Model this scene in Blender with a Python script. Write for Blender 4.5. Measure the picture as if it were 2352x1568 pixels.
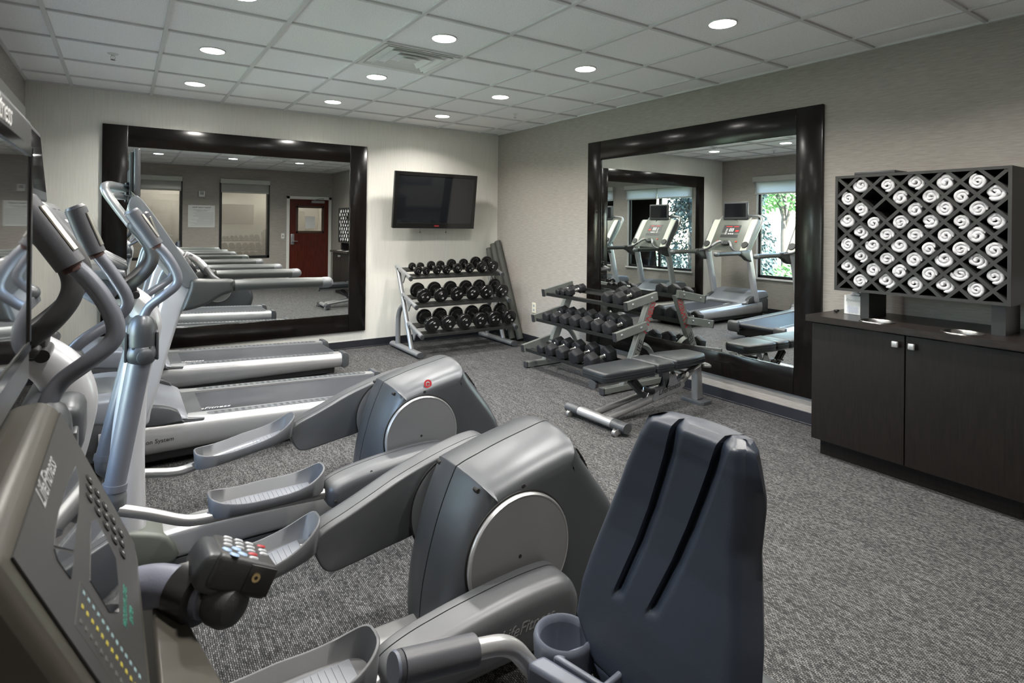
import bpy, bmesh, math, random
from mathutils import Vector, Matrix, noise
random.seed(7)
PI = math.pi
C = bpy.context.scene.collection
for o in list(bpy.data.objects):
    bpy.data.objects.remove(o)
sc = bpy.context.scene

# ------------------------------------------------------------------ camera
CAM_H = 1.4386
FPX, YAW, ROLL, HORIZON = 1318.4, 0.596, 0.011, 518.9
cam_d = bpy.data.cameras.new('camera')
cam = bpy.data.objects.new('camera', cam_d); C.objects.link(cam)
cam_d.sensor_width = 36.0; cam_d.sensor_fit = 'HORIZONTAL'
cam_d.lens = FPX / 2352 * 36.0
# horizon above the middle of the frame: vertical shift (a level, shifted lens)
cam_d.shift_y = -(784 - HORIZON) / 2352
cam_d.dof.use_dof = True; cam_d.dof.focus_distance = 2.8; cam_d.dof.aperture_fstop = 11.0
cam_d.clip_start = 0.02; cam_d.clip_end = 300
cam.matrix_world = (Matrix.Translation((0, 0, CAM_H)) @ Matrix.Rotation(-YAW, 4, 'Z')
                    @ Matrix.Rotation(PI/2, 4, 'X') @ Matrix.Rotation(ROLL, 4, 'Z'))
sc.camera = cam

# ------------------------------------------------------------------ world, sun, exposure
vs = sc.view_settings
vs.view_transform = 'Standard'; vs.look = 'None'; vs.gamma = 1.0; vs.use_curve_mapping = False
vs.exposure = 0.74
world = bpy.data.worlds.new('world'); sc.world = world; world.use_nodes = True
wn = world.node_tree.nodes; wl = world.node_tree.links
sky = wn.new('ShaderNodeTexSky'); sky.sky_type = 'NISHITA'; sky.sun_disc = False
sky.sun_elevation = math.radians(48); sky.sun_rotation = math.radians(200)
wn['Background'].inputs['Strength'].default_value = 3.0
wl.new(sky.outputs['Color'], wn['Background'].inputs['Color'])
sun_d = bpy.data.lights.new('sun', 'SUN'); sun_d.energy = 45.0; sun_d.angle = 0.01
sun = bpy.data.objects.new('sun', sun_d); C.objects.link(sun)
sun.rotation_euler = (math.radians(42), 0, math.radians(12))
def portal(name, loc, sx, sy):
    d = bpy.data.lights.new(name, 'AREA'); d.shape = 'RECTANGLE'; d.size = sx; d.size_y = sy
    d.cycles.is_portal = True
    o = bpy.data.objects.new(name, d); C.objects.link(o); o.location = loc
    o.rotation_euler = (0, math.radians(-90), 0)
    return o
portal('window_portal', (-0.80, 4.985, 1.33), 1.45, 1.73)
portal('window_portal', (-0.80, 2.85, 1.33), 1.45, 1.73)

# ------------------------------------------------------------------ room sizes
XR, YB, XL, YF, H = 4.192, 6.534, -0.714, -0.90, 2.659
TILE = 0.6096

# ------------------------------------------------------------------ materials
def new_mat(name):
    m = bpy.data.materials.new(name); m.use_nodes = True
    return m, m.node_tree.nodes, m.node_tree.links, m.node_tree.nodes['Principled BSDF']
def S(b, **k):
    names = dict(col='Base Color', rough='Roughness', metal='Metallic', spec='Specular IOR Level', coat='Coat Weight',
                 coatr='Coat Roughness', emit='Emission Color', emits='Emission Strength', alpha='Alpha', trans='Transmission Weight', ior='IOR', sheen='Sheen Weight')
    for a, v in k.items():
        if a in ('col', 'emit'): v = (v[0], v[1], v[2], 1)
        b.inputs[names[a]].default_value = v
def plain(name, col, rough=0.5, metal=0.0, var=0.06, scale=8.0, bump=0.0, bscale=300.0, **k):
    """a painted or moulded surface: base colour with faint wear, optional fine grain"""
    m, n, l, b = new_mat(name)
    S(b, col=col, rough=rough, metal=metal, **k)
    tc = n.new('ShaderNodeTexCoord')
    if var:
        nt = n.new('ShaderNodeTexNoise'); nt.inputs['Scale'].default_value = scale; nt.inputs['Detail'].default_value = 3
        l.new(tc.outputs['Object'], nt.inputs['Vector'])
        r = n.new('ShaderNodeValToRGB'); e = r.color_ramp.elements
        e[0].position = .3; e[1].position = .7
        e[0].color = [c*(1-var) for c in col] + [1]; e[1].color = [min(1, c*(1+var)) for c in col] + [1]
        l.new(nt.outputs['Fac'], r.inputs['Fac']); l.new(r.outputs['Color'], b.inputs['Base Color'])
    if bump:
        n2 = n.new('ShaderNodeTexNoise'); n2.inputs['Scale'].default_value = bscale; n2.inputs['Detail'].default_value = 2
        l.new(tc.outputs['Object'], n2.inputs['Vector'])
        bp = n.new('ShaderNodeBump'); bp.inputs['Strength'].default_value = bump; bp.inputs['Distance'].default_value = .002
        l.new(n2.outputs['Fac'], bp.inputs['Height']); l.new(bp.outputs['Normal'], b.inputs['Normal'])
    return m
def emission(name, col, s):
    m, n, l, b = new_mat(name); S(b, col=col, emit=col, emits=s, rough=.5); return m

M = {}
M['silver'] = plain('silver_paint', (.36, .37, .385), .32, .6, .04)
M['silver_bright'] = plain('bright_silver', (.40, .405, .41), .3, .6, .03)
M['alu'] = plain('brushed_aluminium', (.34, .345, .35), .3, .85, .05, 20)
M['white_metal'] = plain('pearl_silver_paint', (.42, .43, .455), .3, .3, .02)
M['shell'] = plain('grey_shell_plastic', (.058, .063, .070), .36, .35, .04, 5, .08, 900)
M['shell_light'] = plain('light_grey_shell', (.12, .128, .135), .36, .3, .04, 5, .05, 900)
M['arm'] = plain('blue_grey_arm_paint', (.135, .146, .172), .36, .3, .05)
M['link'] = plain('link_cover_plastic', (.070, .074, .080), .38, .25, .04, 5, .08, 900)
M['disc'] = plain('satin_disc', (.185, .19, .198), .4, .4, .03)
M['dark'] = plain('dark_plastic', (.024, .025, .027), .45, 0, .1, 10, .1, 500)
M['black'] = plain('black_plastic', (.012, .012, .013), .35, 0, .1, 10)
M['grip'] = plain('rubber_grip', (.055, .058, .068), .42, 0, .08, 12, .12, 500)
M['foam'] = plain('black_foam_grip', (.035, .036, .038), .55, 0, .08, 12, .15, 500)
M['pedal'] = plain('pedal_plastic', (.085, .089, .096), .48, 0, .05, 6, .1, 600)
M['pedal_pad'] = plain('pedal_pad', (.15, .16, .18), .42, 0, .05, 6, .1, 600)
M['chrome'] = plain('chrome', (.75, .75, .74), .15, 1.0, .02)
M['sensor'] = plain('steel_sensor_plate', (.8, .78, .72), .2, 1.0, .02)
M['rubber_black'] = plain('black_rubber', (.011, .011, .0125), .6, 0, .15, 30, .05, 400, spec=.3)
M['gloss_black'] = plain('gloss_black_enamel', (.008, .008, .008), .16, 0, .0)
M['seam'] = plain('seam_black', (.004, .004, .004), .8, 0, 0)
M['frame_wood'] = None
M['screen'] = plain('dark_glass_screen', (.008, .009, .011), .06, 0, 0, coat=.5)
M['tv_bezel'] = plain('tv_bezel', (.008, .008, .008), .12, 0, 0)
M['red'] = plain('red_mark', (.32, .015, .02), .5, 0, 0)
M['white_print'] = plain('white_print', (.75, .75, .75), .5, 0, 0)
M['black_print'] = plain('black_print', (.02, .02, .02), .5, 0, 0)
M['grey_print'] = plain('grey_print', (.33, .34, .35), .5, 0, 0)
M['bench_frame'] = plain('bench_silver', (.33, .33, .33), .34, .6, .08)
M['rack_grey'] = plain('rack_grey_green', (.17, .18, .168), .42, .25, .06)
M['vinyl'] = plain('black_vinyl', (.018, .021, .024), .34, 0, .12, 20, .25, 260)
M['seat_vinyl'] = plain('daylight_tinted_moulded_seat', (.020, .0275, .043), .36, 0, .1, 4, .16, 700, spec=.45)  # the blue of the daylight is put into this dark base colour
M['towel'] = plain('white_terry', (.60, .60, .625), .95, 0, .03, 60, 1.0, 380, sheen=.3)
M['rust'] = plain('rusty_collar', (.055, .026, .022), .8, 0, .3, 60)
M['cream_panel'] = plain('cream_silver_panel', (.52, .54, .47), .38, .1, .02)
M['console_green'] = plain('console_grey_green', (.09, .10, .088), .42, .1, .04)
M['bike_console'] = plain('bike_console_shell', (.06, .056, .047), .36, .2, .04)
M['console_face'] = plain('bike_console_face', (.036, .036, .036), .42, .0, .03)
M['white_paint'] = plain('white_paint', (.68, .68, .66), .5, 0, .02)
M['mat'] = plain('rolled_mat_rubber', (.055, .058, .052), .75, 0, .15, 6, .4, 200)
M['base_black'] = plain('baseboard_vinyl', (.016, .017, .022), .4, 0, .08)

def wood(name, c1, c2, rough, sc_=(1, 1, 12), coat=0.0, band=6.0):
    m, n, l, b = new_mat(name); S(b, rough=rough, coat=coat, coatr=.12, spec=.3)
    tc = n.new('ShaderNodeTexCoord'); mp = n.new('ShaderNodeMapping'); mp.inputs['Scale'].default_value = sc_
    nt = n.new('ShaderNodeTexNoise'); nt.inputs['Scale'].default_value = band; nt.inputs['Detail'].default_value = 6; nt.inputs['Distortion'].default_value = .4
    r = n.new('ShaderNodeValToRGB'); r.color_ramp.elements[0].color = (*c1, 1); r.color_ramp.elements[1].color = (*c2, 1)
    r.color_ramp.elements[0].position = .35; r.color_ramp.elements[1].position = .68
    l.new(tc.outputs['Object'], mp.inputs['Vector']); l.new(mp.outputs['Vector'], nt.inputs['Vector'])
    l.new(nt.outputs['Fac'], r.inputs['Fac']); l.new(r.outputs['Color'], b.inputs['Base Color'])
    return m
M['frame_wood'] = wood('espresso_gloss_wood', (.003, .0026, .0025), (.007, .0048, .004), .2, (14, 14, 1.2), .12)
M['cab_wood'] = wood('dark_cabinet_laminate', (.006, .0044, .0036), (.011, .008, .0065), .42, (16, 16, 1.2))
M['counter'] = wood('counter_laminate', (.012, .0095, .0085), (.022, .017, .015), .3, (12, 2, 12))
M['box_wood'] = plain('charcoal_laminate', (.020, .020, .020), .5, 0, .06)
M['door_wood'] = wood('red_cherry_door', (.055, .008, .005), (.10, .016, .009), .4, (10, 10, .8), .2)

def wallpaper(name, c1, c2, stretch, scale, bump=.25, fine=None):
    m, n, l, b = new_mat(name); S(b, rough=.75)
    tc = n.new('ShaderNodeTexCoord'); mp = n.new('ShaderNodeMapping'); mp.inputs['Scale'].default_value = stretch
    nt = n.new('ShaderNodeTexNoise'); nt.inputs['Scale'].default_value = scale; nt.inputs['Detail'].default_value = 4; nt.inputs['Roughness'].default_value = .65
    r = n.new('ShaderNodeValToRGB'); r.color_ramp.elements[0].color = (*c1, 1); r.color_ramp.elements[1].color = (*c2, 1)
    r.color_ramp.elements[0].position = .32; r.color_ramp.elements[1].position = .68
    bp = n.new('ShaderNodeBump'); bp.inputs['Strength'].default_value = bump; bp.inputs['Distance'].default_value = .003
    l.new(tc.outputs['Object'], mp.inputs['Vector']); l.new(mp.outputs['Vector'], nt.inputs['Vector'])
    l.new(nt.outputs['Fac'], r.inputs['Fac']); l.new(r.outputs['Color'], b.inputs['Base Color'])
    l.new(nt.outputs['Fac'], bp.inputs['Height']); l.new(bp.outputs['Normal'], b.inputs['Normal'])
    return m
M['wall_cream'] = wallpaper('cream_vertical_linen', (.60, .59, .54), (.69, .68, .63), (60, 60, 1.2), 3.0, .1)
M['wall_taupe'] = wallpaper('taupe_grasscloth', (.265, .245, .225), (.355, .33, .305), (3.5, 3.5, 42), 3.0, .3)

def carpet():
    m, n, l, b = new_mat('woven_charcoal_carpet'); S(b, rough=.95, spec=.15)
    tc = n.new('ShaderNodeTexCoord')
    mp = n.new('ShaderNodeMapping'); mp.inputs['Rotation'].default_value = (0, 0, PI/2)
    l.new(tc.outputs['Object'], mp.inputs['Vector'])
    br = n.new('ShaderNodeTexBrick'); br.inputs['Scale'].default_value = 1.0
    br.inputs['Brick Width'].default_value = .0125; br.inputs['Row Height'].default_value = .0066
    br.inputs['Mortar Size'].default_value = .0014; br.inputs['Mortar Smooth'].default_value = .6
    br.inputs['Color1'].default_value = (.16, .16, .16, 1); br.inputs['Color2'].default_value = (.040, .040, .042, 1)
    br.inputs['Mortar'].default_value = (.010, .010, .011, 1)
    jt = n.new('ShaderNodeTexNoise'); jt.inputs['Scale'].default_value = 110; jt.inputs['Detail'].default_value = 1
    l.new(tc.outputs['Object'], jt.inputs['Vector'])
    js = n.new('ShaderNodeVectorMath'); js.operation = 'SCALE'; js.inputs['Scale'].default_value = .005
    ja = n.new('ShaderNodeVectorMath'); ja.operation = 'ADD'
    l.new(jt.outputs['Color'], js.inputs[0]); l.new(mp.outputs['Vector'], ja.inputs[0]); l.new(js.outputs['Vector'], ja.inputs[1])
    l.new(ja.outputs['Vector'], br.inputs['Vector'])
    mp2 = n.new('ShaderNodeMapping'); mp2.inputs['Scale'].default_value = (22, 1.5, 1)
    l.new(tc.outputs['Object'], mp2.inputs['Vector'])
    nt = n.new('ShaderNodeTexNoise'); nt.inputs['Scale'].default_value = 3.0; nt.inputs['Detail'].default_value = 4
    l.new(mp2.outputs['Vector'], nt.inputs['Vector'])
    nf = n.new('ShaderNodeTexNoise'); nf.inputs['Scale'].default_value = 420; nf.inputs['Detail'].default_value = 2
    l.new(tc.outputs['Object'], nf.inputs['Vector'])
    mr = n.new('ShaderNodeMapRange'); mr.inputs['From Min'].default_value = .3; mr.inputs['From Max'].default_value = .7
    mr.inputs['To Min'].default_value = .7; mr.inputs['To Max'].default_value = 1.3
    l.new(nt.outputs['Fac'], mr.inputs['Value'])
    mr2 = n.new('ShaderNodeMapRange'); mr2.inputs['From Min'].default_value = .3; mr2.inputs['From Max'].default_value = .7
    mr2.inputs['To Min'].default_value = .6; mr2.inputs['To Max'].default_value = 1.4
    l.new(nf.outputs['Fac'], mr2.inputs['Value'])
    mu = n.new('ShaderNodeMath'); mu.operation = 'MULTIPLY'
    l.new(mr.outputs['Result'], mu.inputs[0]); l.new(mr2.outputs['Result'], mu.inputs[1])
    mx = n.new('ShaderNodeVectorMath'); mx.operation = 'SCALE'
    l.new(br.outputs['Color'], mx.inputs[0]); l.new(mu.outputs['Value'], mx.inputs['Scale'])
    l.new(mx.outputs['Vector'], b.inputs['Base Color'])
    bp = n.new('ShaderNodeBump'); bp.inputs['Strength'].default_value = .5; bp.inputs['Distance'].default_value = .003
    l.new(br.outputs['Color'], bp.inputs['Height']); l.new(bp.outputs['Normal'], b.inputs['Normal'])
    return m
M['carpet'] = carpet()
M['dim_print'] = plain('dim_grey_print', (.17, .175, .18), .5, 0, 0)
M['chute_steel'] = plain('chute_steel', (.35, .35, .345), .28, 1.0, .03)
M['rail_dark'] = plain('dark_shelf_rail', (.02, .021, .02), .4, .3, .08)
M['box_wood_dark'] = plain('near_black_laminate', (.014, .013, .014), .45, 0, .06)

def ceil_tile():
    m, n, l, b = new_mat('acoustic_tile'); S(b, rough=.95)
    tc = n.new('ShaderNodeTexCoord')
    v = n.new('ShaderNodeTexNoise'); v.inputs['Scale'].default_value = 140; v.inputs['Detail'].default_value = 4
    l.new(tc.outputs['Object'], v.inputs['Vector'])
    r = n.new('ShaderNodeValToRGB'); r.color_ramp.elements[0].color = (.74, .74, .745, 1); r.color_ramp.elements[1].color = (.90, .90, .905, 1)
    r.color_ramp.elements[0].position = .3; r.color_ramp.elements[1].position = .52
    l.new(v.outputs['Fac'], r.inputs['Fac']); l.new(r.outputs['Color'], b.inputs['Base Color'])
    bp = n.new('ShaderNodeBump'); bp.inputs['Strength'].default_value = .4; bp.inputs['Distance'].default_value = .002
    l.new(v.outputs['Fac'], bp.inputs['Height']); l.new(bp.outputs['Normal'], b.inputs['Normal'])
    return m
M['tile'] = ceil_tile()
M['tee'] = plain('ceiling_tee', (.62, .62, .62), .5, 0, .02)

def glass(name, tint=(1, 1, 1), refl=.12):
    m, n, l, b = new_mat(name)
    n.remove(b); out = n['Material Output']
    t = n.new('ShaderNodeBsdfTransparent'); t.inputs['Color'].default_value = (*tint, 1)
    g = n.new('ShaderNodeBsdfGlossy'); g.inputs['Roughness'].default_value = 0.0
    fr = n.new('ShaderNodeFresnel'); fr.inputs['IOR'].default_value = 1.5
    ad = n.new('ShaderNodeMath'); ad.operation = 'ADD'; ad.inputs[1].default_value = refl; ad.use_clamp = True
    mx = n.new('ShaderNodeMixShader')
    l.new(fr.outputs['Fac'], ad.inputs[0]); l.new(ad.outputs['Value'], mx.inputs['Fac'])
    l.new(t.outputs['BSDF'], mx.inputs[1]); l.new(g.outputs['BSDF'], mx.inputs[2]); l.new(mx.outputs['Shader'], out.inputs['Surface'])
    return m
M['glass'] = glass('window_glass', (.96, .98, .97), .02)
M['glass_inner'] = glass('interior_window_glass', (.8, .8, .8), .12)
m, n, l, b = new_mat('mirror'); S(b, col=(.80, .83, .81), metal=1.0, rough=0.0); M['mirror'] = m
M['lamp'] = emission('downlight_disc', (1.0, .97, .92), 30.0)
M['led_red'] = emission('red_led_display', (.5, .02, .015), .15)
M['led_yellow'] = plain('yellow_button_dot', (.34, .29, .04), .5, 0, 0)
M['led_cyan'] = plain('pale_cyan_dot', (.19, .29, .31), .5, 0, 0)
M['teal_print'] = plain('teal_print', (.05, .22, .17), .5, 0, 0)
m, n, l, b = new_mat('roller_shade'); S(b, col=(.45, .45, .43), rough=.8, trans=0.0); b.inputs['Subsurface Weight'].default_value = 0
tr = n.new('ShaderNodeBsdfTranslucent'); tr.inputs['Color'].default_value = (.75, .77, .8, 1); mx = n.new('ShaderNodeMixShader'); mx.inputs['Fac'].default_value = .5
l.new(b.outputs['BSDF'], mx.inputs[1]); l.new(tr.outputs['BSDF'], mx.inputs[2]); l.new(mx.outputs['Shader'], n['Material Output'].inputs['Surface']); M['shade'] = m
M['shade_rail'] = plain('shade_headrail', (.42, .43, .40), .4, .1, .02)

# ------------------------------------------------------------------ mesh helpers
def NB(): return bmesh.new()
def obj(name, bm, mat, parent=None, off=(0, 0, 0), smooth=35.0, **props):
    """links bm as ONE mesh object. off is subtracted from the coordinates (the base of the thing)"""
    bmesh.ops.recalc_face_normals(bm, faces=bm.faces)
    if any(off): bmesh.ops.translate(bm, verts=bm.verts, vec=[-c for c in off])
    me = bpy.data.meshes.new(name); bm.to_mesh(me); bm.free()
    mats = mat if isinstance(mat, (list, tuple)) else [mat]
    for mm in mats: me.materials.append(M[mm] if isinstance(mm, str) else mm)
    if smooth is not None:
        me.shade_smooth()
        me.set_sharp_from_angle(angle=math.radians(smooth))
    o = bpy.data.objects.new(name, me); C.objects.link(o)
    if parent: o.parent = parent
    for k, v in props.items(): o[k] = v
    return o
def thing(name, label, cat, loc=(0, 0, 0), rz=0.0, group=None):
    o = bpy.data.objects.new(name, None); C.objects.link(o); o.empty_display_size = .05
    o.location = loc; o.rotation_euler = (0, 0, rz); o['label'] = label; o['category'] = cat
    if group: o['group'] = group
    return o
def tag(o, label, cat, group=None):
    o['label'] = label; o['category'] = cat
    if group: o['group'] = group
    return o
def struct(name, bm, mat, parent=None, smooth=None):
    o = obj(name, bm, mat, parent, smooth=smooth)
    o['kind'] = 'structure'
    return o
def copy_tree(o, parent=None):
    c = o.copy(); C.objects.link(c)
    if parent: c.parent = parent
    for ch in [x for x in bpy.data.objects if x.parent == o]: copy_tree(ch, c)
    return c
def _mat(bm, faces, mi):
    for f in faces: f.material_index = mi
def box(bm, x0, x1, y0, y1, z0, z1, bev=0.0, seg=2, mi=0, rot=None, piv=None):
    vs_ = [bm.verts.new((x, y, z)) for x in (x0, x1) for y in (y0, y1) for z in (z0, z1)]
    idx = [(0, 1, 3, 2), (4, 6, 7, 5), (0, 4, 5, 1), (2, 3, 7, 6), (0, 2, 6, 4), (1, 5, 7, 3)]
    fs = [bm.faces.new([vs_[i] for i in q]) for q in idx]
    _mat(bm, fs, mi)
    geom = vs_
    if bev > 0:
        es = list({e for f in fs for e in f.edges})
        r = bmesh.ops.bevel(bm, geom=es, offset=bev, segments=seg, profile=.5, affect='EDGES', clamp_overlap=True)
        geom = list({v for f in r['faces'] for v in f.verts} | {v for v in vs_ if v.is_valid})
        _mat(bm, r['faces'], mi)
    if rot is not None:
        bmesh.ops.rotate(bm, verts=geom, cent=piv or ((x0+x1)/2, (y0+y1)/2, (z0+z1)/2), matrix=rot)
    return geom
def frames_along(pts):
    ts = []
    for i in range(len(pts)):
        a = pts[max(i-1, 0)]; b = pts[min(i+1, len(pts)-1)]
        ts.append((b-a).normalized())
    up = Vector((0, 0, 1)) if abs(ts[0].z) < .9 else Vector((0, 1, 0))
    n0 = ts[0].cross(up).normalized(); fr = []
    for i, t in enumerate(ts):
        if i:
            q = ts[i-1].rotation_difference(t); n0 = q @ n0
        b = t.cross(n0).normalized(); fr.append((n0.copy(), b))
    return fr
def smooth_path(P, n=6):
    P = [Vector(p) for p in P]
    if len(P) < 3 or n <= 1: return P
    out = []
    for i in range(len(P)-1):
        p0 = P[i-1] if i else P[0]*2-P[1]; p1 = P[i]; p2 = P[i+1]; p3 = P[i+2] if i+2 < len(P) else P[-1]*2-P[-2]
        for k in range(n):
            t = k/n
            out.append(.5*((2*p1)+(p2-p0)*t+(2*p0-5*p1+4*p2-p3)*t*t+(-p0+3*p1-3*p2+p3)*t**3))
    out.append(P[-1]); return out
def fillet(P, rad, n=5):
    """round the corners of a bent tube"""
    P = [Vector(p) for p in P]; out = [P[0]]
    for i in range(1, len(P)-1):
        a, b, c = P[i-1], P[i], P[i+1]
        u = (a-b); w = (c-b); d = min(rad, u.length*.48, w.length*.48)
        p, q = b+u.normalized()*d, b+w.normalized()*d
        for k in range(n+1):
            t = k/n; out.append(p*(1-t)**2+b*2*t*(1-t)+q*t*t)
    out.append(P[-1]); return out
def tube(bm, P, r, seg=12, n=6, caps=True, mi=0, ell=None, dome=False, path=None):
    """round tube; r a number or a list along P. ell=(a,b) scales the two cross axes"""
    pts = path or smooth_path(P, n)
    if isinstance(r, (list, tuple)):
        R = []
        L = len(r)-1
        for i in range(len(pts)):
            t = i/(len(pts)-1)*L; k = min(int(t), L-1); R.append(r[k]*(1-(t-k))+r[k+1]*(t-k))
    else: R = [r]*len(pts)
    fr = frames_along(pts); rings = []
    a, b_ = ell or (1, 1)
    if dome:
        t0 = (pts[0]-pts[1]).normalized(); t1 = (pts[-1]-pts[-2]).normalized()
        pre = [(pts[0]+t0*R[0]*math.sin(q), R[0]*math.cos(q), fr[0]) for q in (1.35, 1.0, .6, .3)]
        post = [(pts[-1]+t1*R[-1]*math.sin(q), R[-1]*math.cos(q), fr[-1]) for q in (.3, .6, 1.0, 1.35)]
    else: pre = post = []
    seq = pre + [(p, rr, f) for p, rr, f in zip(pts, R, fr)] + post
    for p, rr, (u, v) in seq:
        rings.append([bm.verts.new(p+u*(math.cos(q)*rr*a)+v*(math.sin(q)*rr*b_)) for q in [2*PI*k/seg for k in range(seg)]])
    fs = []
    for A, B in zip(rings, rings[1:]):
        for k in range(seg): fs.append(bm.faces.new((A[k], A[(k+1) % seg], B[(k+1) % seg], B[k])))
    if caps: fs.append(bm.faces.new(rings[0][::-1])); fs.append(bm.faces.new(rings[-1]))
    _mat(bm, fs, mi)
    return [v for r_ in rings for v in r_]
def cyl(bm, p0, p1, r, r1=None, seg=20, mi=0):
    return tube(bm, [p0, p1], [r, r if r1 is None else r1], seg, 1, True, mi)
def lathe(bm, prof, cen=(0, 0, 0), axis='Z', seg=28, mi=0, caps=True):
    """prof: (radius, height) from one end to the other"""
    ax = {'X': (Vector((1, 0, 0)), Vector((0, 1, 0)), Vector((0, 0, 1))), 'Y': (Vector((0, 1, 0)), Vector((0, 0, 1)), Vector((1, 0, 0))),
          'Z': (Vector((0, 0, 1)), Vector((1, 0, 0)), Vector((0, 1, 0)))}[axis] if isinstance(axis, str) else axis
    c = Vector(cen); rings = []
    for r, h in prof:
        rings.append([bm.verts.new(c+ax[0]*h+ax[1]*(math.cos(q)*max(r, 1e-5))+ax[2]*(math.sin(q)*max(r, 1e-5))) for q in [2*PI*k/seg for k in range(seg)]])
    fs = []
    for A, B in zip(rings, rings[1:]):
        for k in range(seg): fs.append(bm.faces.new((A[k], A[(k+1) % seg], B[(k+1) % seg], B[k])))
    if caps and prof[0][0] > 1e-4: fs.append(bm.faces.new(rings[0][::-1]))
    if caps and prof[-1][0] > 1e-4: fs.append(bm.faces.new(rings[-1]))
    _mat(bm, fs, mi)
def closed_smooth(P, n=5):
    P = [Vector((p[0], p[1])) for p in P]; N = len(P); out = []
    for i in range(N):
        p0, p1, p2, p3 = P[i-1], P[i], P[(i+1) % N], P[(i+2) % N]
        for k in range(n):
            t = k/n
            out.append(.5*((2*p1)+(p2-p0)*t+(2*p0-5*p1+4*p2-p3)*t*t+(-p0+3*p1-3*p2+p3)*t**3))
    return out
def inset(P, d):
    N = len(P); area = sum(P[i].x*P[(i+1) % N].y-P[(i+1) % N].x*P[i].y for i in range(N)); s = 1 if area > 0 else -1
    out = []
    for i in range(N):
        a, b, c = P[i-1], P[i], P[(i+1) % N]
        u = (b-a); w = (c-b)
        if u.length < 1e-7: u = w
        if w.length < 1e-7: w = u
        n1 = Vector((-u.y, u.x)).normalized()*s; n2 = Vector((-w.y, w.x)).normalized()*s
        m_ = (n1+n2)
        m_ = m_.normalized() if m_.length > 1e-6 else n1
        k = 1/max(.5, m_.dot(n1)); out.append(b+m_*d*k)
    for _ in range(12):                      # pull fold-overs of tight corners together
        bad = [i for i in range(N) if (out[(i+1) % N]-out[i]).dot(P[(i+1) % N]-P[i]) < 0 and (out[(i+1) % N]-out[i]).length > 1e-6]
        if not bad: break
        for i in bad:
            m_ = (out[i]+out[(i+1) % N])/2; out[i] = m_.copy(); out[(i+1) % N] = m_.copy()
    return out
def cap(bm, ring, P):
    """closes a ring: a fan from the middle where the outline allows it, else one face"""
    N = len(ring); c = sum((v.co for v in ring), Vector())/N; c2 = sum(P, Vector((0, 0)))/N
    ar = [(P[k]-c2).x*(P[(k+1) % N]-c2).y-(P[k]-c2).y*(P[(k+1) % N]-c2).x for k in range(N)]
    if all(a > -1e-9 for a in ar) or all(a < 1e-9 for a in ar):
        m_ = bm.verts.new(c); return [bm.faces.new((ring[k], ring[(k+1) % N], m_)) for k in range(N)]
    f = bm.faces.new(ring); return bmesh.ops.triangulate(bm, faces=[f], quad_method='BEAUTY', ngon_method='EAR_CLIP')['faces']
def slab(bm, prof, y0, y1, r0=0.0, r1=0.0, seg=4, plane='XZ', n=5, smooth=True, mi=0, yfun=None):
    """a shape outlined in the XZ plane between y0 and y1; its edges at y0 / y1 rounded by r0 / r1"""
    P = closed_smooth(prof, n) if smooth else [Vector((p[0], p[1])) for p in prof]
    layers = []
    if r0 > 0:
        for k in range(seg+1):
            q = k/seg*PI/2; layers.append((inset(P, r0*(1-math.sin(q))), y0+r0*(1-math.cos(q))))
    else: layers.append((P, y0))
    if r1 > 0:
        for k in range(seg+1):
            q = PI/2-k/seg*PI/2; layers.append((inset(P, r1*(1-math.sin(q))), y1-r1*(1-math.cos(q))))
    else: layers.append((P, y1))
    rings = []
    for L, y in layers:
        if plane == 'XZ': rings.append([bm.verts.new((p.x, y, p.y)) for p in L])
        elif plane == 'YZ': rings.append([bm.verts.new((y, p.x, p.y)) for p in L])
        else: rings.append([bm.verts.new((p.x, p.y, y)) for p in L])
    N = len(P); fs = []
    for A, B in zip(rings, rings[1:]):
        for k in range(N): fs.append(bm.faces.new((A[k], A[(k+1) % N], B[(k+1) % N], B[k])))
    n0 = len(bm.verts); c0 = cap(bm, rings[0], layers[0][0]); c1 = cap(bm, rings[-1], layers[-1][0]); fs += c0+c1
    _mat(bm, fs, mi)
    return list({v for f in fs for v in f.verts})
def xf(bm, verts, mat): bmesh.ops.transform(bm, matrix=mat, verts=verts)
def text_obj(name, s, size, mat, mtx, parent=None, shear=0.0, ext=.0004, bold=0.0, align='CENTER', off=(0, 0, 0)):
    cu = bpy.data.curves.new(name, 'FONT'); cu.body = s; cu.size = size; cu.shear = shear; cu.extrude = ext; cu.offset = bold
    cu.align_x = align; cu.align_y = 'CENTER'; cu.resolution_u = 3
    t = bpy.data.objects.new(name, cu); C.objects.link(t)
    dg = bpy.context.evaluated_depsgraph_get(); dg.update()
    me = bpy.data.meshes.new_from_object(t.evaluated_get(dg)); me.name = name
    bpy.data.objects.remove(t); bpy.data.curves.remove(cu)
    me.transform(Matrix.Translation([-c for c in off]) @ mtx); me.materials.clear(); me.materials.append(M[mat])
    o = bpy.data.objects.new(name, me); C.objects.link(o)
    if parent: o.parent = parent
    return o
def face_mtx(origin, right, up):
    r = Vector(right).normalized(); u = Vector(up); u = (u-r*u.dot(r)).normalized(); n_ = r.cross(u)
    m_ = Matrix.Identity(4)
    for i, v in enumerate((r, u, n_)):
        for k in range(3): m_[k][i] = v[k]
    m_.translation = Vector(origin); return m_

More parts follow.
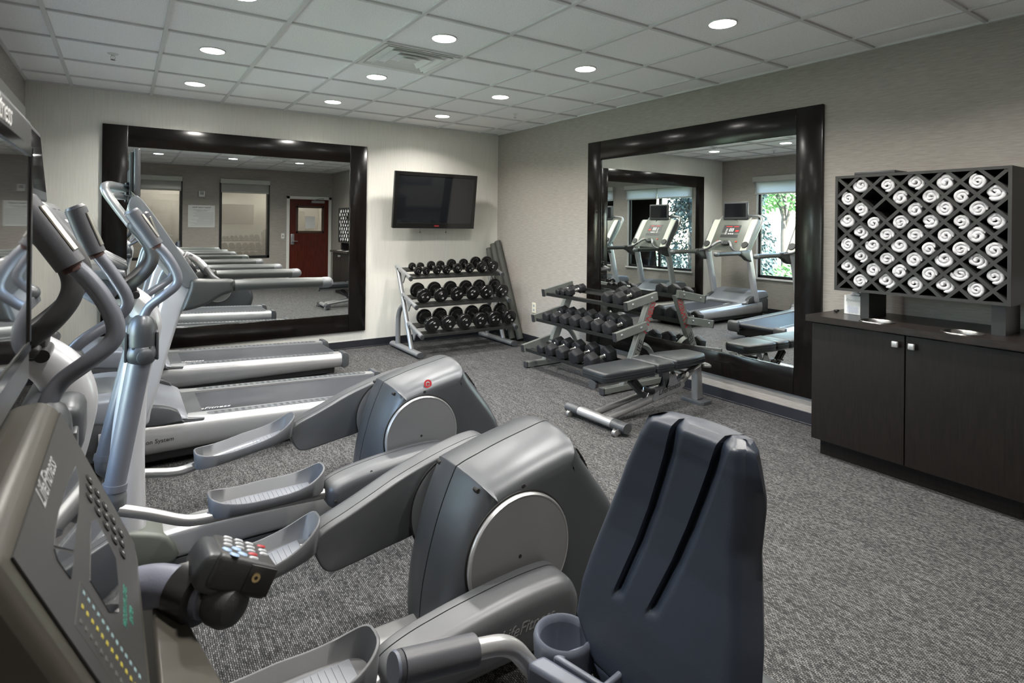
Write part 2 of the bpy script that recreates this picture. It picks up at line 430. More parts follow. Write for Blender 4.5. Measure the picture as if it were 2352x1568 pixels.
# ================================================================== THE ROOM
def wall_with_holes(name, mat, axis, v0, v1, a0, a1, z0, z1, holes):
    """axis 'x': wall thickness from x=v0..v1 spanning y a0..a1. holes: (a0,a1,z0,z1)"""
    bm = NB()
    cuts = sorted({a0, a1} | {h[0] for h in holes} | {h[1] for h in holes})
    for p, q in zip(cuts, cuts[1:]):
        mid = (p+q)/2; segs = [(z0, z1)]
        for h in holes:
            if h[0] < mid < h[1]:
                segs = [(s0, s1) for a, b in segs for s0, s1 in ((a, min(b, h[2])), (max(a, h[3]), b)) if s1-s0 > 1e-4]
        for s0, s1 in segs:
            if axis == 'x': box(bm, v0, v1, p, q, s0, s1)
            else: box(bm, p, q, v0, v1, s0, s1)
    bmesh.ops.remove_doubles(bm, verts=bm.verts, dist=1e-5)
    return struct(name, bm, mat)
WT = .14
bm = NB(); box(bm, XL-WT, XR+WT, YF-WT, YB+WT, -.1, 0); struct('floor', bm, 'carpet')
wall_with_holes('wall_back', 'wall_cream', 'y', YB, YB+WT, XL-WT, XR+WT, 0, H+.15, [])
wall_with_holes('wall_right', 'wall_taupe', 'x', XR, XR+WT, YF, YB, 0, H+.15, [])
WL1 = (4.13, 5.84, .60, 2.25); WL2 = (2.00, 3.70, .60, 2.25)
wall_with_holes('wall_left', 'wall_taupe', 'x', XL-WT, XL, YF, YB, 0, H+.15, [WL1, WL2])
WF1 = (.02, 1.01, .69, 2.30); WF2 = (1.77, 2.74, .69, 2.30); DR = (3.20, 4.11, 0, 2.02)
wall_with_holes('wall_front', 'wall_taupe', 'y', YF-WT, YF, XL-WT, XR+WT, 0, H+.15, [WF1, WF2, DR])
# ceiling: tiles on a grid
bm = NB(); box(bm, XL, XR, YF, YB, H+.012, H+.06); struct('ceiling', bm, 'tile')
bm = NB()
gx = [4.4836-i*TILE for i in range(1, 9)]; gy = [6.7172-j*TILE for j in range(1, 13)]
for x in gx:
    if XL < x < XR: box(bm, x-.012, x+.012, YF, YB, H-.001, H+.013)
for y in gy:
    if YF < y < YB: box(bm, XL, XR, y-.011, y+.011, H, H+.013)
for a in ((XL, XL+.022, YF, YB), (XR-.022, XR, YF, YB), (XL, XR, YB-.022, YB), (XL, XR, YF, YF+.022)):
    box(bm, a[0], a[1], a[2], a[3], H-.002, H+.013)
struct('trim_1', bm, 'tee')
# baseboards
def baseb(name, *bs):
    bm = NB()
    for b_ in bs:
        box(bm, *b_, 0, .092, .002, 1)
        x0, x1, y0, y1 = b_
        if x1-x0 > y1-y0: box(bm, x0, x1, y0-.008 if y0 > 0 else y0, y1+.008 if y0 < 0 else y1, 0, .012, .002, 1)
        else: box(bm, x0-.008 if x0 > 0 else x0, x1+.008 if x0 < 0 else x1, y0, y1, 0, .012, .002, 1)
    struct(name, bm, 'base_black')
baseb('baseboard_back', (XL, XR, YB-.010, YB))
baseb('baseboard_right', (XR-.010, XR, YF, YB-.02))
baseb('baseboard_left', (XL, XL+.010, YF, YB-.02))
baseb('baseboard_front', (XL+.02, 3.13, YF, YF+.010))

# ---- windows of the left wall: daylight, garden outside
def ext_window(n_, W):
    y0, y1, z0, z1 = W; ym = (y0+y1)/2
    r = bpy.data.objects.new('window_%d' % n_, None); C.objects.link(r); r.location = (XL, ym, z0); r['kind'] = 'structure'
    off = (XL, ym, z0)
    bm = NB(); x0, x1 = XL-.10, XL-.055
    for b_ in ((y0, y1, z0, z0+.045), (y0, y1, z1-.045, z1), (y0, y0+.045, z0, z1), (y1-.045, y1, z0, z1), (ym-.03, ym+.03, z0, z1)):
        box(bm, x0, x1, *b_, .003, 1)
    obj('window_frame', bm, 'black', r, off, None)
    for a, b_ in ((y0+.045, ym-.03), (ym+.03, y1-.045)):
        bm = NB(); box(bm, XL-.080, XL-.074, a, b_, z0+.045, z1-.045); obj('window_pane', bm, 'glass', r, off, None)
    bm = NB(); box(bm, XL-.055, XL+.03, y0-.03, y1+.03, z0-.03, z0, .004, 1); obj('window_sill', bm, 'white_paint', r, off, None)
    bm = NB()
    box(bm, XL-.05, XL, y0-.0, y0+.004, z0, z1); box(bm, XL-.05, XL, y1-.004, y1, z0, z1)
    obj('window_reveal', bm, 'white_paint', r, off, None)
    # roller blind hung over the head of the window
    t = thing('roller_blind', 'white roller blind drawn a little way down over the %s window to the garden' % ('farther' if n_ == 1 else 'nearer'),
              'blind', (XL, ym, 2.32), 0, 'roller blinds of the garden windows')
    off = (XL, ym, 2.32)
    bm = NB(); box(bm, XL+.001, XL+.075, y0-.04, y1+.04, 2.24, 2.33, .004, 1); obj('head_rail', bm, 'shade_rail', t, off, None)
    for a, b_ in ((y0-.02, ym-.004), (ym+.004, y1+.02)):
        bm = NB(); box(bm, XL+.030, XL+.032, a, b_, 2.04, 2.25); s_ = obj('blind_cloth', bm, 'shade', t, off, None)
        bm = NB(); box(bm, XL+.022, XL+.040, a, b_, 2.025, 2.05, .004, 1); obj('bottom_rail', bm, 'shade_rail', s_, off, None)
ext_window(1, WL1); ext_window(2, WL2)

# ---- interior windows of the front wall, with the corridor behind them
def int_window(n_, W, lab):
    x0, x1, z0, z1 = W; xm = (x0+x1)/2
    r = bpy.data.objects.new('window_%d' % n_, None); C.objects.link(r); r.location = (xm, YF, z0); r['kind'] = 'structure'
    off = (xm, YF, z0)
    bm = NB()
    for b_ in ((x0-.03, x1+.03, z0-.03, z0+.02), (x0-.03, x1+.03, z1-.02, z1+.03), (x0-.03, x0+.02, z0-.03, z1+.03), (x1-.02, x1+.03, z0-.03, z1+.03)):
        box(bm, b_[0], b_[1], YF-WT-.005, YF+.012, b_[2], b_[3])
    obj('window_frame', bm, 'black', r, off, None)
    bm = NB(); box(bm, x0+.02, x1-.02, YF-.03, YF-.024, z0+.02, z1-.02); obj('window_pane', bm, 'glass_inner', r, off, None)
    t = thing('roller_blind', lab, 'blind', (xm, YF, 2.32), 0, 'roller blinds of the corridor windows'); off = (xm, YF, 2.32)
    bm = NB(); box(bm, x0-.02, x1+.02, YF+.014, YF+.085, 2.30, 2.40, .004, 1); obj('head_rail', bm, 'shade_rail', t, off, None)
    bm = NB(); box(bm, x0, x1, YF+.040, YF+.042, 2.13, 2.31); s_ = obj('blind_cloth', bm, 'shade', t, off, None)
    bm = NB(); box(bm, x0, x1, YF+.032, YF+.050, 2.10, 2.135, .004, 1); obj('bottom_rail', bm, 'shade_rail', s_, off, None)
int_window(3, WF1, 'grey roller blind of the corridor window beyond the rules sign, in the left mirror')
int_window(4, WF2, 'grey roller blind of the corridor window nearest the red door, in the left mirror')
bm = NB()
box(bm, XL-WT, XR+WT, YF-1.75, YF-1.65, -.1, H+.1); box(bm, XL-WT-.1, XL-WT, YF-1.7, YF-WT, -.1, H+.1); box(bm, XR+WT, XR+WT+.1, YF-1.7, YF-WT, -.1, H+.1)
struct('wall_corridor', bm, 'wall_cream')
bm = NB(); box(bm, XL-WT, XR+WT, YF-1.7, YF-WT, -.1, 0); struct('floor_corridor', bm, 'carpet')
bm = NB(); box(bm, XL-WT, XR+WT, YF-1.7, YF-WT, H, H+.1); struct('ceiling_corridor', bm, 'white_paint')
for x in (.9, 3.3):  # unseen lamps, added so the corridor behind the panes looks bright
    t = thing('added_corridor_light', 'added round lamp that brightens the corridor beyond the %s' % ('rules sign wall' if x < 2 else 'red door'), 'light', (x, YF-.9, H), 0, 'lamps added to brighten the corridor')
    bm = NB(); lathe(bm, [(.0, -.06), (.10, -.055), (.14, -.03), (.15, 0)], (0, 0, 0)); obj('diffuser', bm, emission('added_corridor_lamp', (1, .90, .80), 85.0), t)

# ---- door of the front wall
dr = bpy.data.objects.new('door_1', None); C.objects.link(dr); dr.location = (3.655, YF, 0); dr['kind'] = 'structure'
off = (3.655, YF, 0)
bm = NB()
for b_ in ((3.14, 3.205, 0, 2.08), (4.105, 4.17, 0, 2.08), (3.14, 4.17, 2.015, 2.08)): box(bm, b_[0], b_[1], YF-WT-.005, YF+.02, b_[2], b_[3], .004, 1)
obj('door_frame', bm, 'white_paint', dr, off, None)
bm = NB()
for b_ in ((3.207, 3.37, .01, 2.012), (3.98, 4.103, .01, 2.012), (3.37, 3.98, .01, 1.24), (3.37, 3.98, 1.84, 2.012)): box(bm, b_[0], b_[1], YF-.05, YF-.005, b_[2], b_[3])
leaf = obj('door_leaf', bm, 'door_wood', dr, off, None)
bm = NB()
for b_ in ((3.35, 3.40, 1.22, 1.86), (3.95, 4.0, 1.22, 1.86), (3.35, 4.0, 1.22, 1.27), (3.35, 4.0, 1.81, 1.86)): box(bm, b_[0], b_[1], YF-.055, YF+.003, b_[2], b_[3], .004, 1)
obj('vision_frame', bm, plain('brown_vision_frame', (.07, .045, .035), .4), leaf, off, None)
bm = NB(); box(bm, 3.39, 3.96, YF-.03, YF-.025, 1.26, 1.82); obj('vision_glass', bm, 'glass_inner', leaf, off, None)
bm = NB(); box(bm, 3.235, 3.315, YF-.005, YF+.012, .95, 1.2, .01, 2); cyl(bm, (3.275, YF+.01, 1.03), (3.275, YF+.05, 1.03), .018); tube(bm, [(3.275, YF+.05, 1.03), (3.32, YF+.052, 1.03), (3.385, YF+.05, 1.025)], .009)
obj('door_handle', bm, 'silver', dr, off)
bm = NB(); box(bm, 3.70, 4.0, YF-.005, YF+.045, 1.93, 1.99, .006, 1); tube(bm, [(3.75, YF+.03, 2.0), (3.85, YF+.16, 2.03), (3.98, YF+.03, 2.04)], .008, n=1)
obj('door_closer', bm, 'silver', dr, off)
bm = NB(); box(bm, 3.57, 3.79, YF-.024, YF-.0225, 1.33, 1.61)
tag(obj('paper_notice', bm, 'white_print', None, (0, 0, 0), None), 'white paper notice taped to the glass of the red door', 'paper')

# ---- rules sign, alarm strobe, light switch on the front wall
t = thing('rules_sign', 'brushed silver fitness center rules sign on the wall between the corridor windows', 'sign', (1.40, YF, 1.33)); off = (1.40, YF, 1.33)
bm = NB(); box(bm, 1.142, 1.655, YF+.001, YF+.008, 1.333, 1.811, .002, 1); obj('sign_plate', bm, plain('brushed_sign_plate', (.62, .63, .63), .35, .3, .03), t, off, None)
F_ = lambda x, z: face_mtx((x, YF+.0085, z), (1, 0, 0), (0, 0, 1))
F_ = lambda x, z: face_mtx((x, YF+.0085, z), (-1, 0, 0), (0, 0, 1))
text_obj('sign_title', 'Fitness Center Rules', .042, 'black_print', F_(1.40, 1.765), t, off=off, bold=.0006)
text_obj('sign_text', 'For your safety, it is required that you\nadhere to the following:', .021, 'black_print', F_(1.40, 1.70), t, off=off)
bm = NB(); random.seed(3)
for k in range(13):
    z = 1.655-k*.023; w = random.uniform(.28, .46)
    box(bm, 1.63-w, 1.63, YF+.008, YF+.0087, z, z+.006)
obj('sign_lines', bm, 'grey_print', t, off, None)
t = thing('alarm_strobe', 'white fire alarm strobe above the rules sign', 'alarm', (1.40, YF, 2.05)); off = (1.40, YF, 2.05)
bm = NB(); box(bm, 1.34, 1.46, YF+.001, YF+.04, 1.985, 2.115, .008, 2); obj('strobe_body', bm, 'white_paint', t, off)
bm = NB(); box(bm, 1.365, 1.435, YF+.04, YF+.06, 2.04, 2.10, .01, 2); obj('strobe_lens', bm, 'grey_print', t, off)
t = thing('light_switch', 'white light switch plate beside the red door', 'light switch', (3.06, YF, 1.15)); off = (3.06, YF, 1.15)
bm = NB(); box(bm, 3.025, 3.097, YF+.001, YF+.008, 1.09, 1.21, .003, 1); obj('switch_plate', bm, 'white_paint', t, off)
bm = NB(); box(bm, 3.053, 3.069, YF+.008, YF+.016, 1.135, 1.165, .002, 1); obj('switch_toggle', bm, 'dark', t, off)
t = thing('wall_outlet', 'cream power outlet low on the right wall beside the dumbbell rack', 'outlet', (XR, 5.67, .44)); off = (XR, 5.67, .44)
bm = NB(); box(bm, XR-.007, XR-.001, 5.635, 5.713, .375, .50, .003, 1); obj('outlet_plate', bm, plain('ivory_plate', (.62, .58, .46), .45, 0, .02), t, off)
for z in (.412, .463):
    bm = NB(); box(bm, XR-.009, XR-.006, 5.655, 5.693, z-.016, z+.016, .004, 1); obj('socket', bm, 'grey_print', t, off)

# ---- ceiling things
random.seed(1)
rows = [('farthest', 5.80), ('second farthest', 4.60), ('third farthest', 3.385), ('fourth farthest', 2.15), ('nearest', .93)]
cols_ = [('left', .52), ('middle', 1.74), ('right', 2.97)]
proto = None
for rn, y in rows:
    for cn, x in cols_:
        lab = 'round recessed ceiling downlight, %s of the %s column of lights' % (rn, cn)
        if proto is None:
            proto = thing('ceiling_downlight', lab, 'ceiling light', (x, y, H+.012), 0, 'recessed downlights in the tiled ceiling')
            bm = NB(); lathe(bm, [(.086, 0), (.086, -.006), (.078, -.008), (.076, 0)], (0, 0, 0), seg=36, caps=False); obj('trim_ring', bm, 'white_paint', proto)
            bm = NB(); lathe(bm, [(0, -.006), (.075, -.006), (.075, -.002), (0, -.002)], (0, 0, 0), seg=36); obj('lamp_disc', bm, 'lamp', proto)
            o = proto
        else:
            o = copy_tree(proto); o.location = (x, y, H+.012); o['label'] = lab
        ld = bpy.data.lights.new('downlight_lamp', 'AREA'); ld.shape = 'DISK'; ld.size = .15; ld.energy = 13.0; ld.color = (1, .955, .89); ld.spread = math.radians(140)
        lo = bpy.data.objects.new('downlight_lamp', ld); C.objects.link(lo); lo.location = (x, y, H-.004); lo.parent = None
def vent(x, y, lab):
    t = thing('ceiling_vent', lab, 'vent', (x, y, H), 0, 'square air diffusers in the ceiling'); off = (x, y, H); h = .29
    def sq(bm, a, b_, za, zb, th=.003):
        # a square funnel from half-size a at za to half-size b_ at zb
        A = [(-a, -a), (a, -a), (a, a), (-a, a)]; B = [(-b_, -b_), (b_, -b_), (b_, b_), (-b_, b_)]
        for k in range(4):
            q = (k+1) % 4
            v = [bm.verts.new((x+p[0], y+p[1], z)) for p, z in ((A[k], za), (A[q], za), (B[q], zb), (B[k], zb))]
            w = [bm.verts.new((x+p[0], y+p[1], z+th)) for p, z in ((A[k], za), (A[q], za), (B[q], zb), (B[k], zb))]
            bm.faces.new(v); bm.faces.new(w[::-1])
            for i in range(4): bm.faces.new((v[i], v[(i+1) % 4], w[(i+1) % 4], w[i]))
    bm = NB(); sq(bm, h, .25, H-.004, H+.004); obj('vent_frame', bm, 'white_paint', t, off, None)
    for a, b_, z0, z1 in ((.25, .20, H-.004, H+.055), (.205, .145, H-.012, H+.035), (.135, .07, H-.012, H+.03)):
        bm = NB(); sq(bm, a, b_, z0, z1); obj('vent_blade', bm, 'white_paint', t, off, None)
    bm = NB(); box(bm, x-.06, x+.06, y-.06, y+.06, H-.006, H-.002); obj('vent_center', bm, 'white_paint', t, off, None)
    bm = NB(); box(bm, x-.25, x+.25, y-.25, y+.25, H+.056, H+.06); obj('vent_throat', bm, 'dark', t, off, None)
vent(1.74, 3.975, 'square grey air diffuser with nested louvres set in the ceiling between downlights')
vent(2.35, 1.55, 'square air diffuser in the near part of the ceiling, seen only in the left mirror')
def sprinkler(x, y, lab):
    t = thing('fire_sprinkler', lab, 'sprinkler', (x, y, H+.012), 0, 'pendent fire sprinklers')
    bm = NB(); lathe(bm, [(0, 0), (.036, 0), (.03, -.006), (.012, -.010), (.010, -.018), (0, -.018)]); obj('escutcheon', bm, 'white_paint', t)
    bm = NB()
    for s in (-1, 1): tube(bm, [(s*.004, 0, -.014), (s*.012, 0, -.022), (s*.012, 0, -.034), (0, 0, -.044)], .002, seg=6)
    cyl(bm, (0, 0, -.012), (0, 0, -.04), .0025, seg=8); lathe(bm, [(0, -.044), (.016, -.044), (.016, -.046), (0, -.046)], seg=16)
    obj('sprinkler_head', bm, 'chrome', t)
sprinkler(-.07, 5.14, 'small fire sprinkler in the ceiling at upper left, above the left mirror')
sprinkler(3.545, 5.19, 'small fire sprinkler in the ceiling near the right wall')
sprinkler(-.07, 1.6, 'small fire sprinkler in the ceiling above the cross trainers')

# ---- mirrors
def mirror(name_lab, wall):
    W, Hh = 2.52, 2.143; d = .03; f = .198
    if wall == 'back':
        base = (1.097, YB, .2025)
        P = lambda u, v, w: (base[0]+u, YB-w, base[2]+v)
    else:
        base = (XR, 3.4275, .2005)
        P = lambda u, v, w: (XR-w, base[1]+u, base[2]+v)
    t = thing('wall_mirror', name_lab, 'mirror', base, 0, 'big framed wall mirrors')
    def bx(bm, u0, u1, v0, v1, w0, w1, bev=0.0):
        a, b_ = P(u0, v0, w0), P(u1, v1, w1)
        box(bm, min(a[0], b_[0]), max(a[0], b_[0]), min(a[1], b_[1]), max(a[1], b_[1]), a[2], b_[2], bev, 2)
    h = W/2
    for b_ in ((-h, -h+f, 0, Hh), (h-f, h, 0, Hh), (-h+f+.001, h-f-.001, Hh-f, Hh), (-h+f+.001, h-f-.001, 0, f)):
        bm = NB(); bx(bm, b_[0], b_[1], b_[2], b_[3], .001, d, .004); obj('frame_board', bm, 'frame_wood', t, base, 30)
    bm = NB(); bx(bm, -h+f-.004, h-f+.004, f-.004, Hh-f+.004, .004, .0155); obj('mirror_glass', bm, 'mirror', t, base, None)
mirror('wide mirror in a black wooden frame on the back wall behind the treadmills', 'back')
mirror('wide mirror in a black wooden frame on the right wall behind the hex dumbbell rack', 'right')

# ---- outside: lawn, trees, a white building
bm = NB(); box(bm, -40, XL-WT, -15, 30, -.6, -.35)
g_ = obj('lawn', bm, plain('lawn_grass', (.15, .20, .11), .9, 0, .35, 3), None, smooth=None); g_['kind'] = 'structure'
bm = NB(); box(bm, XL-WT-1.6, XL-WT, -3, 12, -.36, -.02); st_ = obj('bounce_slab', bm, plain('pale_bounce_slab', (.80, .80, .80), .85, 0, .08, 3), None, smooth=None); st_['kind'] = 'structure'  # unseen pale slab, added to bounce sunlight up onto the ceiling
def foliage(bm, cx, cy, cz, rx, ry, rz, n, s, shell=.55):
    for _ in range(n):
        while True:
            p = Vector((random.uniform(-1, 1), random.uniform(-1, 1), random.uniform(-1, 1)))
            if shell < p.length < 1: break
        c = Vector((cx+p.x*rx, cy+p.y*ry, cz+p.z*rz))
        u = Vector((random.gauss(0, 1), random.gauss(0, 1), random.gauss(0, 1))).normalized(); v = u.orthogonal().normalized()
        k = s*random.uniform(.6, 1.3); w = u.cross(v)
        bm.faces.new([bm.verts.new(c+v*k), bm.verts.new(c+w*k*.45), bm.verts.new(c-v*k), bm.verts.new(c-w*k*.45)])
def tree(name, lab, x, y, blobs, mat, trunk_r, trunk_h, n, s):
    t = thing(name, lab, 'tree', (x, y, -.35))
    bm = NB()
    for b_ in blobs: foliage(bm, b_[0], b_[1], b_[2], b_[3], b_[4], b_[5], n, s)
    obj('foliage', bm, mat, t, (x, y, -.35), None)
    bm = NB(); tube(bm, [(x, y, -.35), (x+.05, y+.03, trunk_h*.5), (x-.03, y, trunk_h)], [trunk_r, trunk_r*.8, trunk_r*.5])
    for k in range(4): a = k*1.7; tube(bm, [(x, y, trunk_h*.5), (x+.3*math.cos(a), y+.3*math.sin(a), trunk_h*.8), (x+.6*math.cos(a), y+.6*math.sin(a), trunk_h*1.1)], [trunk_r*.5, trunk_r*.2])
    obj('trunk', bm, plain('bark', (.06, .045, .035), .9), t, (x, y, -.35))
dg_ = plain('blue_green_conifer', (.02, .04, .038), .8, 0, .5, 4); lg_ = plain('bright_leaf', (.07, .16, .04), .7, 0, .4, 4)
tree('conifer_tree', 'dense blue green conifer outside, seen through both mirrors', -3.4, 3.75, [(-3.4, 3.75, 1.0, .95, .95, 1.3), (-3.4, 3.8, 2.7, .8, .8, 1.2), (-3.5, 3.7, 4.0, .5, .5, 1.0)], dg_, .14, 3.0, 5000, .055)
tree('conifer_tree', 'blue green conifer outside, at the edge of the window in the right mirror', -3.3, 8.0, [(-3.3, 8.0, .9, .85, .85, 1.3), (-3.3, 8.0, 2.6, .7, .7, 1.2)], dg_, .12, 3.0, 4500, .055)
tree('garden_tree', 'slim bright green tree on the lawn outside the farther garden window', -7.0, 9.0, [(-7.0, 9.0, 3.0, 1.3, 1.3, 1.1), (-7.4, 10.0, 2.8, 1.0, 1.0, .9)], lg_, .09, 3.0, 2500, .07)
tree('garden_bush', 'low green bush under the garden tree outside', -6.2, 8.3, [(-6.2, 8.3, .0, .8, .9, .5), (-5.6, 7.2, -.1, .6, .7, .4)], lg_, .03, .3, 1500, .06)
bm = NB(); box(bm, -2.25, -1.85, 2.55, 2.95, -.35, 4.5)
tag(obj('porch_column', bm, 'white_paint', None, smooth=None), 'white square porch column outside the left wall windows', 'column')

# ================================================================== TREADMILLS (front towards the left wall)
def treadmill(cy, label, printed):
    t = thing('treadmill', label, 'treadmill', (.75, cy, 0), 0, 'treadmills facing the garden window')
    off = (.75, 0, 0)
    # deck side rails
    for s in (-1, 1):
        bm = NB(); secs = []
        for x, zt, zb in ((-.10, .292, .10), (.10, .288, .10), (.6, .268, .10), (1.2, .245, .10), (1.715, .225, .10)):
            pr = [(.255, zb+.03), (.255, zt), (.335, zt+.001), (.360, zt-.006), (.378, zt-.03), (.386, zt-.07), (.384, zb+.05), (.372, zb+.015), (.35, zb)]
            secs.append([bm.verts.new((x, s*p[0], p[1])) for p in pr])
        for A, B in zip(secs, secs[1:]):
            for k in range(len(A)): bm.faces.new((A[k], A[(k+1) % len(A)], B[(k+1) % len(A)], B[k]))
        bm.faces.new(secs[0]); bm.faces.new(secs[-1][::-1])
        rail = obj('side_rail', bm, 'silver_bright', t, off, 50)
        bm = NB(); zf = lambda x: .292-(x+.1)*.0369
        pts = []
        x0, x1 = .47, 1.62
        for x in (x0, x1):
            for k in range(9):
                a = (PI/2+PI*k/8) if x == x0 else (-PI/2+PI*k/8)
                pts.append((x+math.cos(a)*.034, s*.305+math.sin(a)*.034))
        top = [bm.verts.new((p[0], p[1], zf(p[0])+.0035)) for p in pts]; bot = [bm.verts.new((p[0], p[1], zf(p[0])-.002)) for p in pts]
        bm.faces.new(top); bm.faces.new(bot[::-1])
        for k in range(len(top)): bm.faces.new((top[k], top[(k+1) % len(top)], bot[(k+1) % len(top)], bot[k]))
        for k in range(30):
            x = x0+(x1-x0)*(k+.2)/30
            for j in (-1, 0, 1): box(bm, x, x+.018, s*.305+j*.016-.004, s*.305+j*.016+.004, zf(x)+.003, zf(x)+.0055)
        obj('tread_strip', bm, 'shell_light', rail, off, None)
        bm = NB(); slab(bm, [(1.712, .10), (1.712, .225), (1.725, .235), (1.76, .228), (1.775, .19), (1.772, .12), (1.75, .10)], *sorted((s*.25, s*.392)), .006, .006, 2, n=2)
        obj('end_cap', bm, 'link', rail, off)
        bm = NB(); box(bm, .30, 1.60, *sorted((s*.245, s*.262)), .235, .240); xf(bm, bm.verts[:], Matrix.Rotation(.037, 4, 'Y') @ Matrix.Translation((.0, 0, .045)))
        bm.free()
    # belt
    bm = NB(); n_ = 14; L = []
    prof = [(.10, .272), (.6, .254), (1.2, .232), (1.69, .213)] + [(1.69+.032*math.sin(a), .181+.032*math.cos(a)) for a in (.4, .9, 1.4, 1.9, 2.5, 3.0)] + [(1.2, .15), (.3, .17)]
    A = [bm.verts.new((x, -.252, z)) for x, z in prof]; B = [bm.verts.new((x, .252, z)) for x, z in prof]
    for k in range(len(prof)-1): bm.faces.new((A[k], A[k+1], B[k+1], B[k]))
    bm.faces.new(A[::-1]); bm.faces.new(B); bm.faces.new((A[-1], A[0], B[0], B[-1]))
    belt = obj('running_belt', bm, M['belt'], t, off, 40)
    text_obj('belt_print', 'LifeFitness', .055, 'white_print', face_mtx((.47, -.12, .2600), (-1, 0, .037), (0, -1, 0)) if False else face_mtx((.47, -.15, .2602), (1, 0, -.037), (0, 1, 0)), belt, .4, .0003, off=off)
    # underframe and feet
    bm = NB(); box(bm, -.2, 1.66, -.33, .33, .045, .16, .01, 1)
    for x in (.0, 1.5):
        for y in (-.27, .27): cyl(bm, (x, y, 0), (x, y, .06), .035)
    obj('underframe', bm, 'black', t, off)
    # motor hood: light top shell, dark skirt
    bm = NB(); slab(bm, [(-.275, .11), (-.285, .30), (-.24, .34), (.42, .27), (.43, .12)], -.372, .372, .012, .012, 2, smooth=False)
    obj('motor_skirt', bm, 'link', t, off)
    bm = NB(); slab(bm, [(-.285, .33), (-.285, .37), (-.25, .425), (-.15, .448), (-.02, .447), (.06, .425), (.14, .38), (.24, .33), (.31, .30), (.31, .27), (.0, .30), (-.2, .33)], -.375, .375, .02, .02, 3, n=3)
    hood = obj('motor_hood', bm, M['hood'], t, off)
    bm = NB(); slab(bm, [(-.14, .450), (.0, .438), (.10, .403), (.105, .408), (.0, .446), (-.14, .456)], -.20, .20, .004, .004, 2, n=2); obj('hood_inlay', bm, 'shell_light', hood, off)
    for s in (-1, 1):
        # upright
        bm = NB(); slab(bm, [(.0, .285), (.125, .285), (.155, .40), (.27, .85), (.345, 1.06), (.30, 1.14), (.22, 1.10), (.16, .88), (.05, .45)], *sorted((s*.345, s*.402)), .018, .018, 4, n=4)
        up = obj('upright', bm, 'white_metal', t, off)
        bm = NB(); slab(bm, [(.09, .285), (.12, .375), (.20, .37), (.275, .335), (.30, .28), (.295, .272)], *sorted((s*.33, s*.394)), .006, .006, 2, n=2)
        obj('upright_foot_cover', bm, 'link', up, off)
        # hand rail
        bm = NB(); slab(bm, [(.285, .935), (.30, .925), (.34, .93), (.42, .955), (.49, 1.0), (.555, 1.022), (.56, 1.06), (.555, 1.097), (.45, 1.102), (.34, 1.105), (.325, 1.05)], *sorted((s*.375, s*.447)), .022, .022, 4, n=3)
        br = obj('handrail_bracket', bm, 'bracket_dark', t, off)
        bm = NB(); tube(bm, [(.56, s*.411, 1.06), (.85, s*.411, 1.058), (1.125, s*.411, 1.053)], .034, 16, 3, True, 0, None, True)
        hr = obj('handrail', bm, 'alu_green', t, off)
        bm = NB(); tube(bm, [(1.10, s*.411, 1.0535), (1.13, s*.411, 1.053)], .0355, 16, 1, True, 0, None, True); obj('handrail_end', bm, 'shell_light', hr, off)
        bm = NB(); cyl(bm, (.553, s*.411, 1.06), (.566, s*.411, 1.06), .0352, seg=20); obj('handrail_ring', bm, 'seam', hr, off)
        # console ear
        bm = NB()
        e = [(.030, 1.560), (.050, 1.580), (.078, 1.578), (.15, 1.475), (.27, 1.28), (.372, 1.110), (.368, 1.078), (.340, 1.060), (.295, 1.065), (.20, 1.20), (.10, 1.36), (.03, 1.50)]
        slab(bm, e, *sorted((s*.285, s*.400)), .010, .010, 3, n=3)
        ear = obj('console_ear', bm, 'cream_panel', t, off)
        bm = NB(); slab(bm, e, *sorted((s*.398, s*.419)), .0 if s > 0 else .006, .006 if s > 0 else .0, 3, n=3); obj('ear_side', bm, 'shell_light', ear, off)
        bm = NB(); ax = Vector((.86, 0, .51)).normalized()
        lathe(bm, [(0, .012), (.052, .012), (.055, .004), (.055, -.01)], (.305+.030, s*.35, 1.185), (ax, Vector((0, 1, 0)), ax.cross(Vector((0, 1, 0)))), 24)
        obj('cup_holder', bm, 'dark', ear, off)
        # monitor support tube
        bm = NB(); tube(bm, [(.245, s*.375, 1.13), (.10, s*.385, 1.33), (-.035, s*.385, 1.53), (-.083, s*.36, 1.615), (-.07, s*.28, 1.645), (-.02, s*.14, 1.645), (.02, s*.05, 1.64)], .023, 14, 6)
        obj('monitor_support', bm, 'silver_bright', t, off)
        # pulse grips in front of the console
        bm = NB(); tube(bm, [(.33, s*.03, 1.19), (.36, s*.10, 1.225), (.43, s*.17, 1.16), (.47, s*.25, 1.10), (.50, s*.37, 1.075)], .017, 12, 6)
        pg = obj('front_grip', bm, 'link', t, off)
        bm = NB(); tube(bm, [(.352, s*.085, 1.226), (.39, s*.13, 1.203), (.43, s*.172, 1.158)], .0215, 14, 4, True, 0, None, True); obj('pulse_sensor', bm, 'silver', pg, off)
    bm = NB(); ax = Vector((.5, 0, .87)).normalized()
    lathe(bm, [(0, .014), (.05, .012), (.06, 0), (.05, -.012), (0, -.014)], (.335, 0, 1.205), (ax, Vector((0, 1.3, 0)), ax.cross(Vector((0, 1, 0)))*.8), 28); obj('grip_pad', bm, 'dark', t, off)
    # console panel and its display
    bm = NB(); slab(bm, [(.055, 1.56), (.075, 1.575), (.36, 1.125), (.345, 1.10), (.29, 1.10), (.20, 1.22)], -.284, .284, .012, .012, 2, n=2)
    con = obj('console', bm, 'console_green', t, off)
    u = Vector((.285, 0, -.45)).normalized(); nrm = Vector((.45, 0, .285)).normalized()
    O = Vector((.075, 0, 1.575))
    def pc(along, y, lift=.0): p = O+u*along+nrm*lift; return Vector((p.x, y, p.z))
